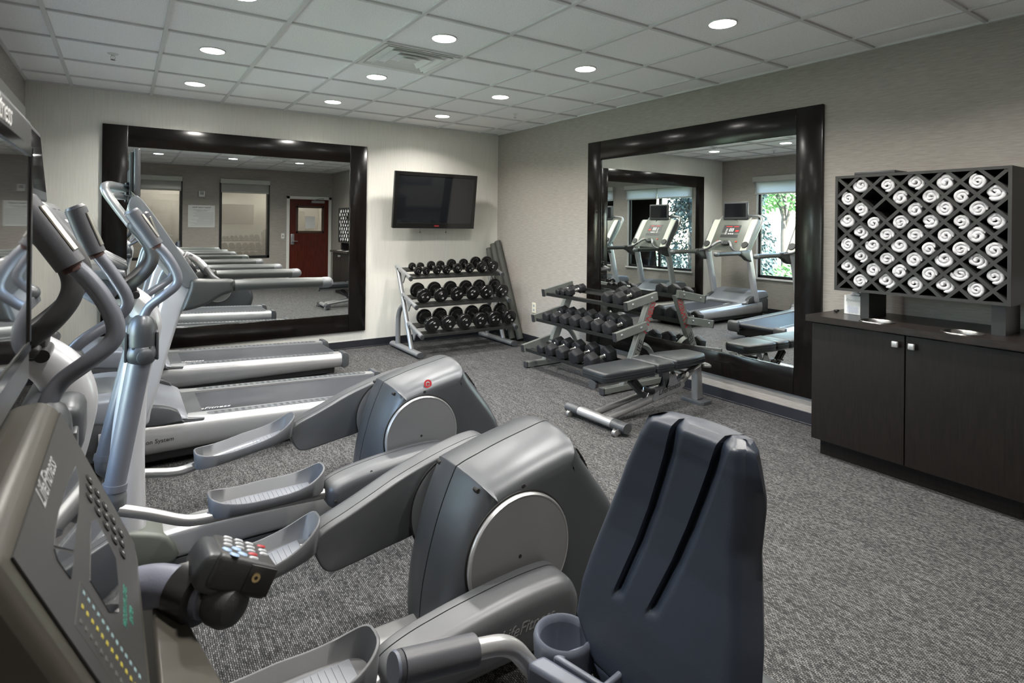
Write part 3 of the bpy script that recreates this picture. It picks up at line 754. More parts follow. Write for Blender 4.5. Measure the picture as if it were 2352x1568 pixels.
    def plate(bm, a0, a1, y0, y1, l0=-.002, l1=.003, mi=0):
        vs_ = box(bm, 0, a1-a0, y0, y1, l0, l1, mi=mi)
        m_ = Matrix.Identity(4)
        for i, v in enumerate((u, Vector((0, 1, 0)), nrm)):
            for k in range(3): m_[k][i] = v[k]
        m_.translation = pc(a0, 0); xf(bm, vs_, m_)
    bm = NB(); plate(bm, .10, .34, -.16, .16); obj('display_panel', bm, 'dark', con, off, None)
    bm = NB(); plate(bm, .122, .134, -.12, -.03, .003, .0045); plate(bm, .122, .134, .0, .11, .003, .0045); plate(bm, .195, .225, -.14, -.085, .003, .0045); obj('led_window', bm, 'led_red', con, off, None)
    bm = NB()
    for j in range(3): plate(bm, .16, .225, -.035+j*.03-.008, -.035+j*.03+.008, .003, .0055)
    for j in range(3): plate(bm, .255, .275, -.05+j*.035-.011, -.05+j*.035+.011, .003, .0055)
    for j in range(4):
        for k in range(4): plate(bm, .17+j*.03, .186+j*.03, .06+k*.0+.0-.0 if False else (.065+k*.008), (.070+k*.008), .003, .004)
    obj('console_buttons', bm, 'white_print', con, off, None)
    bm = NB()
    for y in (-.17, .17): plate(bm, .40, .425, y-.014, y+.014, -.0, .012)
    obj('stop_button', bm, 'led_red_dim', con, off, None)
    bm = NB(); plate(bm, .40, .44, -.06, .06, .0, .006); obj('reading_slot', bm, 'seam', con, off, None)
    # monitor
    tv = bm = NB(); bx_ = box(bm, .052, .085, -.225, .225, 1.585, 1.872, .010, 3); b2 = box(bm, .030, .054, -.19, .19, 1.60, 1.855, .010, 2)
    tvo = obj('monitor', bm, 'link', t, off)
    bm = NB(); box(bm, .0855, .0865, -.195, .195, 1.625, 1.845); obj('monitor_screen', bm, 'screen', tvo, off, None)
    bm = NB(); box(bm, .01, .045, -.06, .06, 1.60, 1.68, .006, 1); box(bm, .04, .075, -.03, .03, 1.52, 1.60, .004, 1); obj('monitor_bracket', bm, 'dark', tvo, off)
    bm = NB(); tube(bm, [(.05, -.04, 1.59), (.06, -.06, 1.565), (.09, -.06, 1.55), (.085, -.03, 1.575)], .004, 8, 5); obj('monitor_cable', bm, 'black', tvo, off)
    if printed:
        text_obj('rail_print_bold', 'FlexDeck', .040, 'black_print', face_mtx((-.170, -.3868, .180), (1, 0, 0), (0, .05, 1)), t, 0, .0004, .0006, off=off)
        text_obj('rail_print', 'Shock Absorption System', .0335, 'black_print', face_mtx((.085, -.3868, .181), (1, 0, 0), (0, .05, 1)), t, 0, .0004, off=off)
    return t
M['bracket_dark'] = plain('bracket_dark_grey', (.032, .035, .034), .4, .1, .04)
M['belt'] = plain('running_belt_rubber', (.020, .023, .030), .44, 0, .15, 9, .1, 400)
M['hood'] = plain('hood_silver_blue', (.22, .235, .265), .36, .2, .03)
M['alu_green'] = plain('rail_grey', (.055, .06, .058), .36, .35, .03)
M['led_red_dim'] = plain('red_button', (.5, .05, .02), .4, 0, 0)
treadmill(4.25, 'nearer treadmill, with shock absorption lettering along its silver side rail', True)
treadmill(5.71, 'farther treadmill, beside the back wall and its mirror', False)

# ================================================================== CROSS TRAINERS
def cross_trainer(x0, y0, label, sticker, rem):
    t = thing('elliptical_trainer', label, 'elliptical trainer', (x0+.9, y0, 0), 0, 'elliptical trainers')
    off = (.9, 0, 0)
    # base rail, stabilisers
    bm = NB(); slab(bm, [(.09, .035), (.09, .15), (.30, .165), (1.10, .15), (1.10, .035)], -.07, .07, .028, .028, 4, n=1, smooth=False)
    base = obj('base_rail', bm, 'silver_bright', t, off)
    bm = NB(); box(bm, .09, 1.1, -.066, .066, .008, .037); obj('base_skid', bm, 'link', base, off)
    bm = NB(); slab(bm, [(-.09, .02), (-.07, .13), (.0, .20), (.07, .19), (.17, .14), (.19, .03)], -.085, .085, .02, .02, 3, n=3); obj('front_cover', bm, 'console_green', t, off)
    for x in (.0, 1.55):
        bm = NB(); tube(bm, [(x, -.30, .03), (x, .30, .03)], .03, 14, 1, True, 0, None, True); obj('stabilizer', bm, 'arm', t, off)
    # mast
    bm = NB(); tube(bm, [(.02, 0, .08), (.025, 0, .5), (.045, 0, .78), (.075, 0, .93), (.088, 0, 1.02), (.065, 0, 1.09), (.015, 0, 1.14), (-.03, 0, 1.17)], [.075, .06, .05, .052, .052, .05, .046, .042], 20, 7)
    obj('mast', bm, 'white_metal', t, off)
    bm = NB(); tube(bm, [(.06, -.25, .985), (.06, .25, .985)], .042, 18, 1); box(bm, .0, .12, -.17, .17, .93, 1.05, .03, 3); obj('pivot_housing', bm, 'shell', t, off)
    bm = NB(); box(bm, -.04, .05, -.10, .10, 1.135, 1.185, .008, 2); cyl(bm, (.045, -.13, 1.15), (.045, .13, 1.15), .014); obj('mast_bracket', bm, 'black', t, off)
    # drive housing
    seam = [(.994, .20), (1.014, .33), (1.058, .485), (1.113, .612), (1.135, .633), (1.20, .652), (1.293, .676), (1.40, .698), (1.495, .714), (1.525, .69),
            (1.56, .635), (1.62, .555), (1.70, .45), (1.755, .35), (1.782, .255), (1.775, .17), (1.73, .07), (1.60, .04), (1.05, .04), (.998, .08)]
    def scaled(P, c, k): return [(c[0]+(p[0]-c[0])*k, c[1]+(p[1]-c[1])*k) for p in P]
    P0 = closed_smooth(seam, 4)
    bm = NB()
    ys = []
    for k in range(13):
        q = k/12*PI/2; ys.append((.092*(1-math.cos(q)**.8), max(.003, .2*math.sin(q))))    # (inset, |y|)
    ys = ys[1:]
    lay = [(i_, -y) for i_, y in reversed(ys)] + [(0.0, -.003)]
    lay2 = [(0.0, .003)] + [(i_, y) for i_, y in ys]
    for L in (lay, lay2):
        rings = []
        for d, y in L:
            Q = inset(P0, d) if d > 0 else P0
            rings.append([bm.verts.new((p.x, y, max(p.y, .012))) for p in Q])
        N = len(P0)
        for A, B in zip(rings, rings[1:]):
            for k in range(N): bm.faces.new((A[k], A[(k+1) % N], B[(k+1) % N], B[k]))
        Q0 = inset(P0, L[0][0]) if L[0][0] > 0 else P0; Q1 = inset(P0, L[-1][0]) if L[-1][0] > 0 else P0
        cap(bm, rings[0], Q0); cap(bm, rings[-1], Q1)
    hs = obj('drive_housing', bm, 'shell', t, off, 60)
    bm = NB(); Q = inset(P0, .004); A = [bm.verts.new((p.x, -.004, max(p.y, .014))) for p in Q]; B = [bm.verts.new((p.x, .004, max(p.y, .014))) for p in Q]
    for k in range(len(Q)): bm.faces.new((A[k], A[(k+1) % len(Q)], B[(k+1) % len(Q)], B[k]))
    cap(bm, A, Q); cap(bm, B, Q); obj('housing_seam', bm, 'seam', hs, off, None)
    for s in (-1, 1):
        bm = NB(); lathe(bm, [(0, .014), (.186, .014), (.193, .009), (.194, -.004)], (1.245, s*.2, .390), (Vector((0, s, 0)), Vector((1, 0, 0)), Vector((0, 0, 1))), 64)
        dk = obj('crank_disc', bm, 'disc', hs, off, 25)
        bm = NB(); lathe(bm, [(.186, .0145), (.190, .0155), (.1945, .009), (.1945, .0)], (1.245, s*.2, .390), (Vector((0, s, 0)), Vector((1, 0, 0)), Vector((0, 0, 1))), 64, caps=False); obj('disc_rim', bm, 'silver_bright', dk, off, 60)
        bm = NB(); lathe(bm, [(0, .0005), (.200, .0005), (.201, -.003)], (1.245, s*.2005, .390), (Vector((0, s, 0)), Vector((1, 0, 0)), Vector((0, 0, 1))), 64); obj('disc_gap', bm, 'seam', hs, off, None)
        for x, z, yy, rr in ((1.262, .600, .195, .0075), (1.125, .597, .138, .0075), (1.238, .392, .2125, .006)):
            bm = NB(); cyl(bm, (x, s*(yy-.02), z), (x, s*(yy+.002), z), rr, seg=16); obj('screw_hole', bm, 'seam', hs, off, None)
        bm = NB()
        for k in range(4):
            yy = .155-.014*k; d_in = .092*(1-max(0, 1-(yy/.2)**2)**.4); c0 = Vector((1.545+.017*k, 0, .648-.026*k))-Vector((.79, 0, .61))*(d_in-.010)
            box(bm, c0.x-.001, c0.x+.003, *sorted((s*(yy-.003), s*(yy+.003))), c0.z-.026, c0.z+.026, rot=Matrix.Rotation(-.66, 3, 'Y'))
        obj('vent_slot', bm, 'seam', hs, off, None)
    if sticker:
        bm = NB(); A_ = (Vector((0, -.97, .25)).normalized(), Vector((1, 0, 0)), Vector((0, .25, .97)).normalized())
        lathe(bm, [(.012, .002), (.021, .002), (.021, 0), (.012, 0)], (1.285, -.182, .636), A_, 30, caps=False); v = bm.verts[:]
        m_ = face_mtx((1.285, -.1835, .636), (1, 0, 0), (0, .25, 1)); n0 = len(bm.verts)
        vv = box(bm, -.009, .009, -.003, .003, 0, .001); vv2 = box(bm, -.003, .003, -.007, .007, 0, .001); xf(bm, vv+vv2, m_)
        obj('round_sticker', bm, 'red', hs, off, None)
    # link covers: right (near) arm low, left (far) arm high
    R_ = [(.738, .25), (.742, .295), (.77, .317), (.838, .337), (.92, .350), (.995, .359), (1.135, .370), (1.25, .372), (1.325, .362), (1.362, .32), (1.372, .27), (1.345, .205), (1.25, .185), (1.08, .185), (.90, .188), (.80, .192), (.752, .215)]
    L_ = [(.722, .345), (.722, .385), (.755, .412), (.84, .445), (.93, .482), (1.02, .520), (1.13, .556), (1.24, .585), (1.33, .602), (1.385, .600), (1.42, .565), (1.43, .50), (1.38, .43), (1.25, .365), (1.109, .310), (.96, .286), (.84, .268), (.785, .264), (.75, .284)]
    for s, pr, rr in ((-1, R_, .045), (1, L_, .045)):
        k = rem if False else 1
        bm = NB(); slab(bm, pr, *sorted((s*.268, s*.365)), *( (rr, 0) if s < 0 else (0, rr)), 6, n=4)
        lc = obj('link_cover', bm, 'link', t, off, 60)
        bm = NB(); slab(bm, [tuple(p) for p in inset([Vector(q) for q in pr], .003)], *sorted((s*.262, s*.270)), 0, 0, 2, n=4); obj('cover_seam', bm, 'seam', lc, off, 60)
        bm = NB(); slab(bm, pr, *sorted((s*.232, s*.264)), *((0, .008) if s < 0 else (.008, 0)), 3, n=4); obj('inner_cover', bm, 'link', lc, off, 60)
        bm = NB()
        for x, z in (((.92, .318), (.775, .25)) if s < 0 else ((.93, .43), (.775, .33))): cyl(bm, (x, s*.34, z), (x, s*.362, z), .007, seg=14)
        if s < 0:
            bm.free(); bm = NB(); 
            for x, z, yy in ((.93, .334, .342), (1.355, .30, .30), (.765, .25, .364)): cyl(bm, (x, s*(yy-.015), z), (x, s*(yy+.012), z), .0065, seg=14)
        obj('cover_screw', bm, 'seam', lc, off, None)
        if s < 0: text_obj('cover_print', 'LifeFitness', .046, 'dim_print', face_mtx((1.158, -.3656, .288), (1, 0, .02), (0, 0, 1)), lc, .45, .0003, off=off)
    # swinging arms
    for s in (-1, 1):
        if s < 0:
            low = [(.058, .93), (-.016, .475)]; joint = [(-.018, .47), (-.012, .43), (.0, .385)]
            tb = [(-.005, .392), (.088, .352), (.20, .297), (.262, .284), (.352, .281), (.56, .272), (.76, .262)]
            up = [(.063, 1.05), (.070, 1.09), (.090, 1.127), (.133, 1.165), (.170, 1.20), (.174, 1.237), (.155, 1.285), (.130, 1.325), (.103, 1.357)]
            gp = [(.103, 1.353), (.065, 1.415), (.028, 1.474)]
        else:
            low = [(.058, .93), (-.058, .40)]; joint = [(-.060, .395), (-.055, .35), (-.035, .312)]
            tb = [(-.035, .314), (.024, .303), (.124, .282), (.225, .266), (.31, .278), (.45, .303), (.62, .328), (.80, .352)]
            up = [(.063, 1.05), (.076, 1.085), (.106, 1.115), (.166, 1.155), (.196, 1.19), (.195, 1.225), (.170, 1.275), (.145, 1.318), (.122, 1.352)]
            gp = [(.122, 1.348), (.098, 1.41), (.076, 1.472)]
        V = lambda P, y: [Vector((p[0], y, p[1])) for p in P]
        y = s*.285
        bm = NB(); tube(bm, V(low, y), [.038, .034], 20, 1); la = obj('lower_arm', bm, 'arm', t, off)
        bm = NB(); tube(bm, V([(low[1][0]-.0012, low[1][1]-.012), (low[1][0]+.002, low[1][1]+.012)], y), .0395, 20, 1, True); obj('arm_collar', bm, 'arm', la, off)
        bm = NB(); tube(bm, V(joint, y), [.035, .036, .022], 18, 5, True, 0, None, True); obj('arm_joint', bm, 'shell_light', la, off)
        bm = NB(); lathe(bm, [(.0, .103), (.020, .102), (.034, .090), (.044, .066), (.047, .03), (.046, -.01)], (.062, y, .99)); pv = obj('arm_pivot', bm, 'shell', t, off)
        bm = NB(); lathe(bm, [(.053*math.sin(PI*k/12), .053*math.cos(PI*k/12)) for k in range(13)], (.062, y-s*.0, .952)); pb = obj('pivot_ball', bm, 'shell', pv, off)
        bm = NB(); A_ = Vector((.25, -.97, .0)).normalized(); lathe(bm, [(0, .0565), (.020, .0555), (.028, .050), (.029, .040)], (.062, y, .945), (A_, Vector((0, 0, 1)), A_.cross(Vector((0, 0, 1)))), 26); obj('pivot_cap', bm, 'shell', pb, off)
        bm = NB()
        for q in (-.6, .6): A_ = Vector((math.sin(q), -math.cos(q), .55)).normalized(); lathe(bm, [(0, .054), (.005, .054), (.005, .05)], (.062, y, .952), (A_, A_.orthogonal().normalized(), A_.cross(A_.orthogonal().normalized())), 12)
        obj('pivot_screw', bm, 'seam', pb, off, None)
        for dx in (-.049, .049):
            bm = NB(); box(bm, .062+dx-.005, .062+dx+.005, y-.025, y+.025, .925, 1.03, .004, 2); obj('pivot_fin', bm, 'shell', pv, off)
        bm = NB(); tube(bm, [(a.x, y+s*(.02 if i > 2 else 0), a.z) for i, a in enumerate(V(up, y))], .0165, 16, 6); ua = obj('upper_arm', bm, 'arm', t, off)
        yg = y+s*.02
        bm = NB(); cyl(bm, (gp[0][0]+.006, yg, gp[0][1]-.010), (gp[0][0], yg, gp[0][1]+.002), .019, seg=16); obj('rusty_collar', bm, 'rust', ua, off)
        bm = NB(); tube(bm, V(gp, yg), .0262, 20, 3, True, 0, None, False)
        tube(bm, [Vector((gp[-1][0], yg, gp[-1][1])), Vector((gp[-1][0]-.004, yg, gp[-1][1]+.008))], [.0265, .021], 20, 1)
        g_ = obj('hand_grip', bm, 'grip', ua, off)
        d = (Vector((gp[-1][0], 0, gp[-1][1]))-Vector((gp[0][0], 0, gp[0][1]))).normalized(); nn = Vector((d.z, 0, -d.x))
        bm = NB(); v = box(bm, -.05, .05, -.008, .008, 0, .004, .002, 1); m_ = Matrix.Identity(4)
        for i, w in enumerate((d, Vector((0, -1, 0)), nn)):
            for k in range(3): m_[k][i] = w[k]
        c_ = Vector(((gp[0][0]+gp[-1][0])/2, yg, (gp[0][1]+gp[-1][1])/2)); 
        m2 = m_ @ Matrix.Rotation(-.5, 4, 'X') @ Matrix.Translation((0, 0, .0245)); m3 = Matrix.Translation(c_) @ m2
        xf(bm, v, m3); obj('pulse_sensor', bm, 'sensor', g_, off)
        # pedal tube and foot pedal
        bm = NB(); tube(bm, V(tb, s*.295), .0215, 18, 5); obj('pedal_tube', bm, 'alu', t, off)
        bm = NB(); n_ = 44; pc_ = (.515, s*.268); a_, b_ = .228, .088
        if s < 0: zf = lambda u: .290+.0*u; tilt = lambda x: 0.0
        else: tilt = lambda x: (x-.515)*.185+.032
        rim = lambda u, v: .036+.050*abs(u)**3*(1.15 if u > 0 else .75)+.014*(1 if v > 0 else 0)*(1-abs(u))
        def loop(ra, rb, zfun):
            L = []
            for k in range(n_):
                q = 2*PI*k/n_; cu, su = math.cos(q), math.sin(q)
                ex = .62
                x = math.copysign(abs(cu)**ex, cu); yv = math.copysign(abs(su)**ex, su)
                X = pc_[0]+ra*x; Y = pc_[1]+rb*yv*(1-.10*x*0); L.append(bm.verts.new((X, Y, zfun(x, yv)+tilt(X)+(.288 if s < 0 else .292))))
            return L
        loops = [loop(a_-.03, b_-.02, lambda x, y_: -.012), loop(a_-.006, b_-.004, lambda x, y_: -.004), loop(a_, b_, lambda x, y_: rim(x, y_)-.003), loop(a_-.003, b_-.003, lambda x, y_: rim(x, y_)),
                 loop(a_-.008, b_-.008, lambda x, y_: rim(x, y_)-.002), loop(a_-.020, b_-.017, lambda x, y_: .006), loop(a_-.032, b_-.026, lambda x, y_: .002)]
        for A, B in zip(loops, loops[1:]):
            for k in range(n_): bm.faces.new((A[k], A[(k+1) % n_], B[(k+1) % n_], B[k]))
        bm.faces.new(loops[0][::-1]); bm.faces.new(loops[-1])
        pd = obj('foot_pedal', bm, 'pedal', t, off, 60)
        bm = NB(); m_ = Matrix.Rotation(-math.atan(.185) if s > 0 else 0, 4, 'Y'); zc = .293+(.032+.004 if s > 0 else 0)
        v = box(bm, -.175, .175, -.055, .055, -.003, .0025, .002, 1); v += [w for k in range(18) for w in box(bm, -.155+k*.0175, -.152+k*.0175, -.046, .046, .002, .0042)]
        xf(bm, v, Matrix.Translation((pc_[0], pc_[1], zc)) @ m_); obj('pedal_pad', bm, 'pedal_pad', pd, off, None)
        # fixed handle
        bm = NB(); tube(bm, [(-.02, s*.06, 1.155), (.02, s*.12, 1.185), (.062, s*.165, 1.225), (.094, s*.175, 1.275), (.098, s*.175, 1.32), (.075, s*.175, 1.37), (.035, s*.175, 1.42)], .0205, 16, 6, True, 0, None, True)
        obj('fixed_handle', bm, 'foam', t, off)
    # console
    bm = NB(); slab(bm, [(-.29, 1.475), (-.272, 1.505), (-.235, 1.507), (-.19, 1.455), (-.128, 1.362), (-.120, 1.335), (-.135, 1.278), (-.165, 1.265), (-.24, 1.37)], -.23, .23, .014, .014, 3, n=3)
    con = obj('console', bm, 'shell_light', t, off)
    u = Vector((.107, 0, -.145)).normalized(); nrm = Vector((.145, 0, .107)).normalized()
    def plate(bm, a0, a1, y0, y1, l0, l1):
        v = box(bm, a0, a1, y0, y1, l0, l1, .001, 1); m_ = Matrix.Identity(4)
        for i, w in enumerate((u, Vector((0, 1, 0)), nrm)):
            for k in range(3): m_[k][i] = w[k]
        m_.translation = Vector((-.235, 0, 1.507)); xf(bm, v, m_)
    bm = NB(); plate(bm, .01, .165, -.20, .20, -.002, .003); obj('console_face', bm, 'console_green', con, off, None)
    bm = NB(); plate(bm, .03, .055, -.15, -.02, .003, .005); plate(bm, .03, .055, .05, .15, .003, .005); plate(bm, .09, .11, .1, .16, .003, .005); obj('display_window', bm, 'seam', con, off, None)
    bm = NB()
    for j in range(4):
        for k in range(3): plate(bm, .08+k*.025, .095+k*.025, -.05+j*.03, -.035+j*.03, .003, .006)
    obj('console_buttons', bm, 'white_print', con, off, None)
    bm = NB(); slab(bm, [(-.165, 1.228), (-.165, 1.256), (-.03, 1.260), (.008, 1.252), (.012, 1.232), (-.01, 1.222)], -.225, .225, .008, .008, 3, n=1, smooth=False); obj('accessory_tray', bm, 'shell_light', con, off)
    bm = NB(); slab(bm, [(-.16, 1.235), (-.02, 1.235), (-.008, 1.17), (-.045, 1.118), (-.075, 1.118), (-.14, 1.17)], -.18, .18, .02, .02, 3, n=1); obj('console_body', bm, M['bluebody'], con, off)
    bm = NB()
    bm.free()
    for y in (-.13, .13):
        bm = NB(); tube(bm, [(-.085, y, 1.315), (.0, y, 1.262)], .019, 14, 1, True, 0, None, True)
        obj('console_rest', bm, 'shell_light', con, off)
    # monitor
    bm = NB(); box(bm, -.032, .0, -.225, .225, 0, .285, .010, 3); xf(bm, bm.verts[:], Matrix.Translation((-.258, 0, 1.515)) @ Matrix.Rotation(-.09, 4, 'Y'))
    mo = obj('monitor', bm, 'link', t, off)
    bm = NB(); box(bm, .0005, .0015, -.195, .195, .04, .262); xf(bm, bm.verts[:], Matrix.Translation((-.258, 0, 1.515)) @ Matrix.Rotation(-.09, 4, 'Y')); obj('monitor_screen', bm, 'screen', mo, off, None)
    bm = NB(); box(bm, -.30, -.27, -.05, .05, 1.45, 1.60, .006, 1); obj('monitor_bracket', bm, 'dark', mo, off)
    if rem:
        bm = NB(); box(bm, -.05, .05, -.04, .04, -.012, .014, .008, 3); xf(bm, bm.verts[:], Matrix.Translation((-.005, -.10, 1.178)) @ Matrix.Rotation(.5, 4, 'Y'))
        rk = obj('clip_on_keypad', bm, 'dark', t, off)
        bm = NB()
        for i in range(4):
            for j in range(3): box(bm, -.03+i*.019, -.018+i*.019, -.028+j*.02, -.016+j*.02, .013, .0165, .002, 1)
        xf(bm, bm.verts[:], Matrix.Translation((-.005, -.10, 1.178)) @ Matrix.Rotation(.5, 4, 'Y')); obj('keypad_buttons', bm, 'white_print', rk, off)
    return t
M['bluebody'] = plain('slate_blue_plastic', (.06, .068, .085), .5, 0, .05)
cross_trainer(0.0, 2.82, 'farther elliptical trainer, with a round red sticker on its drive housing', True, False)
cross_trainer(-.185, 1.70, 'nearer elliptical trainer, its big drive housing in the middle foreground', False, True)

# ================================================================== RECUMBENT BIKE (nearest, seat to the right)
BX, BY = .45, .66
t = thing('recumbent_bike', 'grey recumbent exercise bike nearest the camera, its dark moulded seat back in the foreground', 'exercise bike', (BX, BY, 0)); off = (BX, BY, 0)
M['grip_blue'] = plain('lilac_grey_grip', (.13, .14, .185), .45, 0, .06, 12, .1, 500)
M['key_white'] = plain('key_white', (.42, .44, .47), .4, 0, 0)
M['key_blue'] = plain('key_blue', (.25, .36, .52), .4, 0, 0)
KEYS_W = [(0.0183, 0.0091), (0.0161, 0.0244), (0.0134, 0.0414), (0.0314, 0.0097), (0.0296, 0.0255), (0.0273, 0.0419), (0.044, 0.0127), (0.0424, 0.029), (0.0398, 0.0454), (0.0567, 0.0306), (0.0551, 0.0452), (0.0375, 0.0736)]
KEYS_R = [(0.0592, 0.0119), (0.0395, 0.0586)]
KEYS_B = [(0.0089, 0.0641), (0.0216, 0.0518), (0.0149, 0.0786), (0.0259, 0.0674)]
M['bezel_grey'] = plain('monitor_bezel_grey', (.06, .062, .065), .32, .2, .04)
M['glossy_screen'] = plain('glossy_monitor_glass', (.02, .021, .023), .04, 0, 0, spec=1.0, coat=1.0, coatr=.02)
M['brass'] = plain('brass_jack', (.7, .55, .3), .25, 1.0, 0)
M['bike_shell'] = plain('bike_shell_grey', (.07, .073, .08), .42, .1, .04, 6, .08, 700)
M['tray'] = plain('cup_tray_plastic', (.095, .11, .145), .4, .0, .04, 6, .08, 700)
# seat back: width profile along its height, hollowed front, thick dark sides
rows_ = [ # z, x of the front face, y far edge, y near edge (front face edges)
    (1.085, .842, .742, .576), (1.075, .832, .764, .560), (1.04, .822, .783, .552), (.98, .812, .806, .546), (.92, .800, .822, .545), (.86, .782, .836, .530),
    (.80, .758, .846, .512), (.75, .738, .850, .503), (.70, .722, .846, .500), (.66, .712, .800, .502), (.62, .704, .745, .515), (.58, .700, .715, .555)]
bm = NB(); grid = []
def lerp(a, b_, t_): return a+(b_-a)*t_
dense = []
for A, B in zip(rows_, rows_[1:]):
    for k in range(8): dense.append(tuple(lerp(a, b_, k/8) for a, b_ in zip(A, B)))
dense.append(rows_[-1])
SEGS = [14, 2, 6, 10, 2, 6, 16]; NU = sum(SEGS)
cols_y = []
for i, (z, x, yf, yn) in enumerate(dense):
    g1 = .700+max(0, 1.088-z)*.195; g2 = .600+max(0, 1.090-z)*.275
    on = min(1, max(0, (z-.762)/.012)); on2 = min(1, max(0, (z-.770)/.012))
    # a groove: steep wall on its far side, a ramp on its near side
    br = [(yf, 0), (g1+.003, 0), (g1, on), (g1-.024, 0), (g2+.003, 0), (g2, on2), (max(g2-.025, yn+.010), 0), (yn, 0)]
    if not (yf > br[1][0]): br = [(lerp(yf, yn, k/7), 0) for k in range(8)]
    ys_l = []
    for (ya, da), (yb, db), n_ in zip(br, br[1:], SEGS):
        for k in range(n_): ys_l.append((lerp(ya, yb, k/n_), lerp(da, db, (k/n_))))
    ys_l.append((yn, 0)); row = []
    cols_y.append([p[0] for p in ys_l])
    for y, dg in ys_l:
        s_ = (yf-y)/max(1e-6, yf-yn)
        e = min(s_, 1-s_)*abs(yf-yn)
        edge = max(0, 1-e/.022); rnd = .016*edge*edge
        cup = .012*math.sin(PI*min(1, max(0, s_)))*(1 if z < 1.03 else max(0, (1.09-z)/.06))*(.4+.6*max(0, min(1, (z-.66)/.2)))
        top = max(0, (z-1.065)/.02); rt = .012*top*top
        row.append(bm.verts.new((x+rnd+cup+rt+.014*dg, y, z)))
    grid.append(row)
for A, B in zip(grid, grid[1:]):
    for k in range(NU): bm.faces.new((A[k], A[k+1], B[k+1], B[k]))
# back shell
back = []
for i, (z, x, yf, yn) in enumerate(dense):
    th = .062 if z < 1.0 else .062-.028*((z-1.0)/.085)
    row = []
    for k in range(NU+1):
        s_ = (yf-cols_y[i][k])/max(1e-6, yf-yn); y = lerp(yf+.006, yn-.018, s_); e = min(s_, 1-s_)
        row.append(bm.verts.new((x+th+.020*math.sin(PI*s_)-.022*max(0, 1-e/.06)**2, y, z-.0)))
    back.append(row)
for A, B in zip(back, back[1:]):
    for k in range(NU): bm.faces.new((A[k], B[k], B[k+1], A[k+1]))
n_ = len(dense)
for i in range(n_-1):
    bm.faces.new((grid[i][0], grid[i+1][0], back[i+1][0], back[i][0])); bm.faces.new((grid[i][-1], back[i][-1], back[i+1][-1], grid[i+1][-1]))
for k in range(NU):
    bm.faces.new((grid[0][k], back[0][k], back[0][k+1], grid[0][k+1])); bm.faces.new((grid[-1][k], grid[-1][k+1], back[-1][k+1], back[-1][k]))
sb = obj('seat_back', bm, 'seat_vinyl', t, off, 62)
# seat cushion
bm = NB(); slab(bm, [(.36, .50), (.40, .53), (.55, .50), (.70, .51), (.78, .55), (.80, .50), (.74, .455), (.55, .44), (.38, .455)], .46, .86, .03, .03, 4, n=4); obj('seat_cushion', bm, 'seat_vinyl', t, off)
# seat carriage and frame
bm = NB(); box(bm, .70, .76, .62, .69, .40, .66, .01, 2, rot=Matrix.Rotation(.12, 3, 'Y')); obj('seat_post', bm, 'silver_bright', t, off)
bm = NB(); box(bm, .70, .755, .755, .80, .48, .62, .008, 2, rot=Matrix.Rotation(.2, 3, 'Y')); obj('seat_bracket', bm, 'silver_bright', t, off)
bm = NB(); slab(bm, [(-.35, .08), (-.35, .30), (-.15, .42), (.10, .40), (.35, .30), (.9, .29), (1.20, .34), (1.27, .33), (1.30, .26), (1.30, .10), (1.2, .06), (.5, .10)], .58, .74, .03, .03, 4, n=3)
obj('main_shroud', bm, 'bike_shell', t, off)
bm = NB(); slab(bm, [(1.12, .12), (1.14, .35), (1.20, .39), (1.27, .36), (1.34, .26), (1.36, .15), (1.32, .07)], .62, .82, .02, .02, 3, n=3); rc = obj('rear_cover', bm, 'silver_bright', t, off)
bm = NB(); slab(bm, [(1.12, .365), (1.15, .385), (1.21, .405), (1.28, .375), (1.355, .27), (1.375, .15), (1.36, .15), (1.34, .26), (1.27, .36), (1.20, .39), (1.15, .367)], .61, .83, .006, .006, 2, n=3); obj('cover_trim', bm, 'link', rc, off)
for x in (-.28, 1.22):
    bm = NB(); tube(bm, [(x, .38, .035), (x, .94, .035)], .034, 14, 1, True, 0, None, True); obj('stabilizer', bm, 'arm', t, off)
# side handles with foam grips (far and near side of the seat)
for s in (1,):
    bm = NB(); pth = fillet([(.36, .84, .742), (.50, .84, .718), (.575, .84, .700), (.66, .84, .585), (.70, .80, .48)], .07, 7)
    tube(bm, None, .0165, 16, 1, path=pth); sh = obj('side_handle', bm, 'silver_bright', t, off)
    bm = NB(); tube(bm, [(.368, .84, .743), (.50, .84, .717)], .0255, 22, 1); tube(bm, [(.366, .84, .7435), (.356, .84, .7455)], [.0255, .019], 22, 1)
    gp_ = obj('handle_grip', bm, 'grip', sh, off)
    bm = NB(); lathe(bm, [(0, 0), (.0235, 0), (.0255, .004)], (.3545, .84, .7458), (Vector((.98, 0, -.19)).normalized(), Vector((0, 1, 0)), Vector((.19, 0, .98)).normalized()), 22); obj('grip_cap', bm, 'tray', gp_, off)
# far-side tray: cup ring and pocket
bm = NB(); cx_, cy_, cz_ = .696, .838, .668
lathe(bm, [(.044, -.006), (.047, .004), (.051, .007), (.055, .004), (.057, -.004), (.055, -.04), (.048, -.06), (0, -.062)], (cx_, cy_, cz_), seg=44, caps=False)
lathe(bm, [(.044, -.006), (.040, -.040), (.036, -.058), (0, -.059)], (cx_, cy_, cz_), seg=44, caps=False)
tr_ = obj('cup_holder', bm, 'tray', t, off, 50)
def wall4(bm, Q, z0, z1, th=.011):
    P_ = [Vector(q) for q in Q]; I_ = inset(P_, th); n_ = len(P_)
    r = [[bm.verts.new((p.x, p.y, z)) for p in L] for L, z in ((P_, z0), (P_, z1), (I_, z1), (I_, z0+.006))]
    for A, B in zip(r, r[1:]):
        for k in range(n_): bm.faces.new((A[k], A[(k+1) % n_], B[(k+1) % n_], B[k]))
    bm.faces.new(r[0][::-1]); bm.faces.new(r[-1])
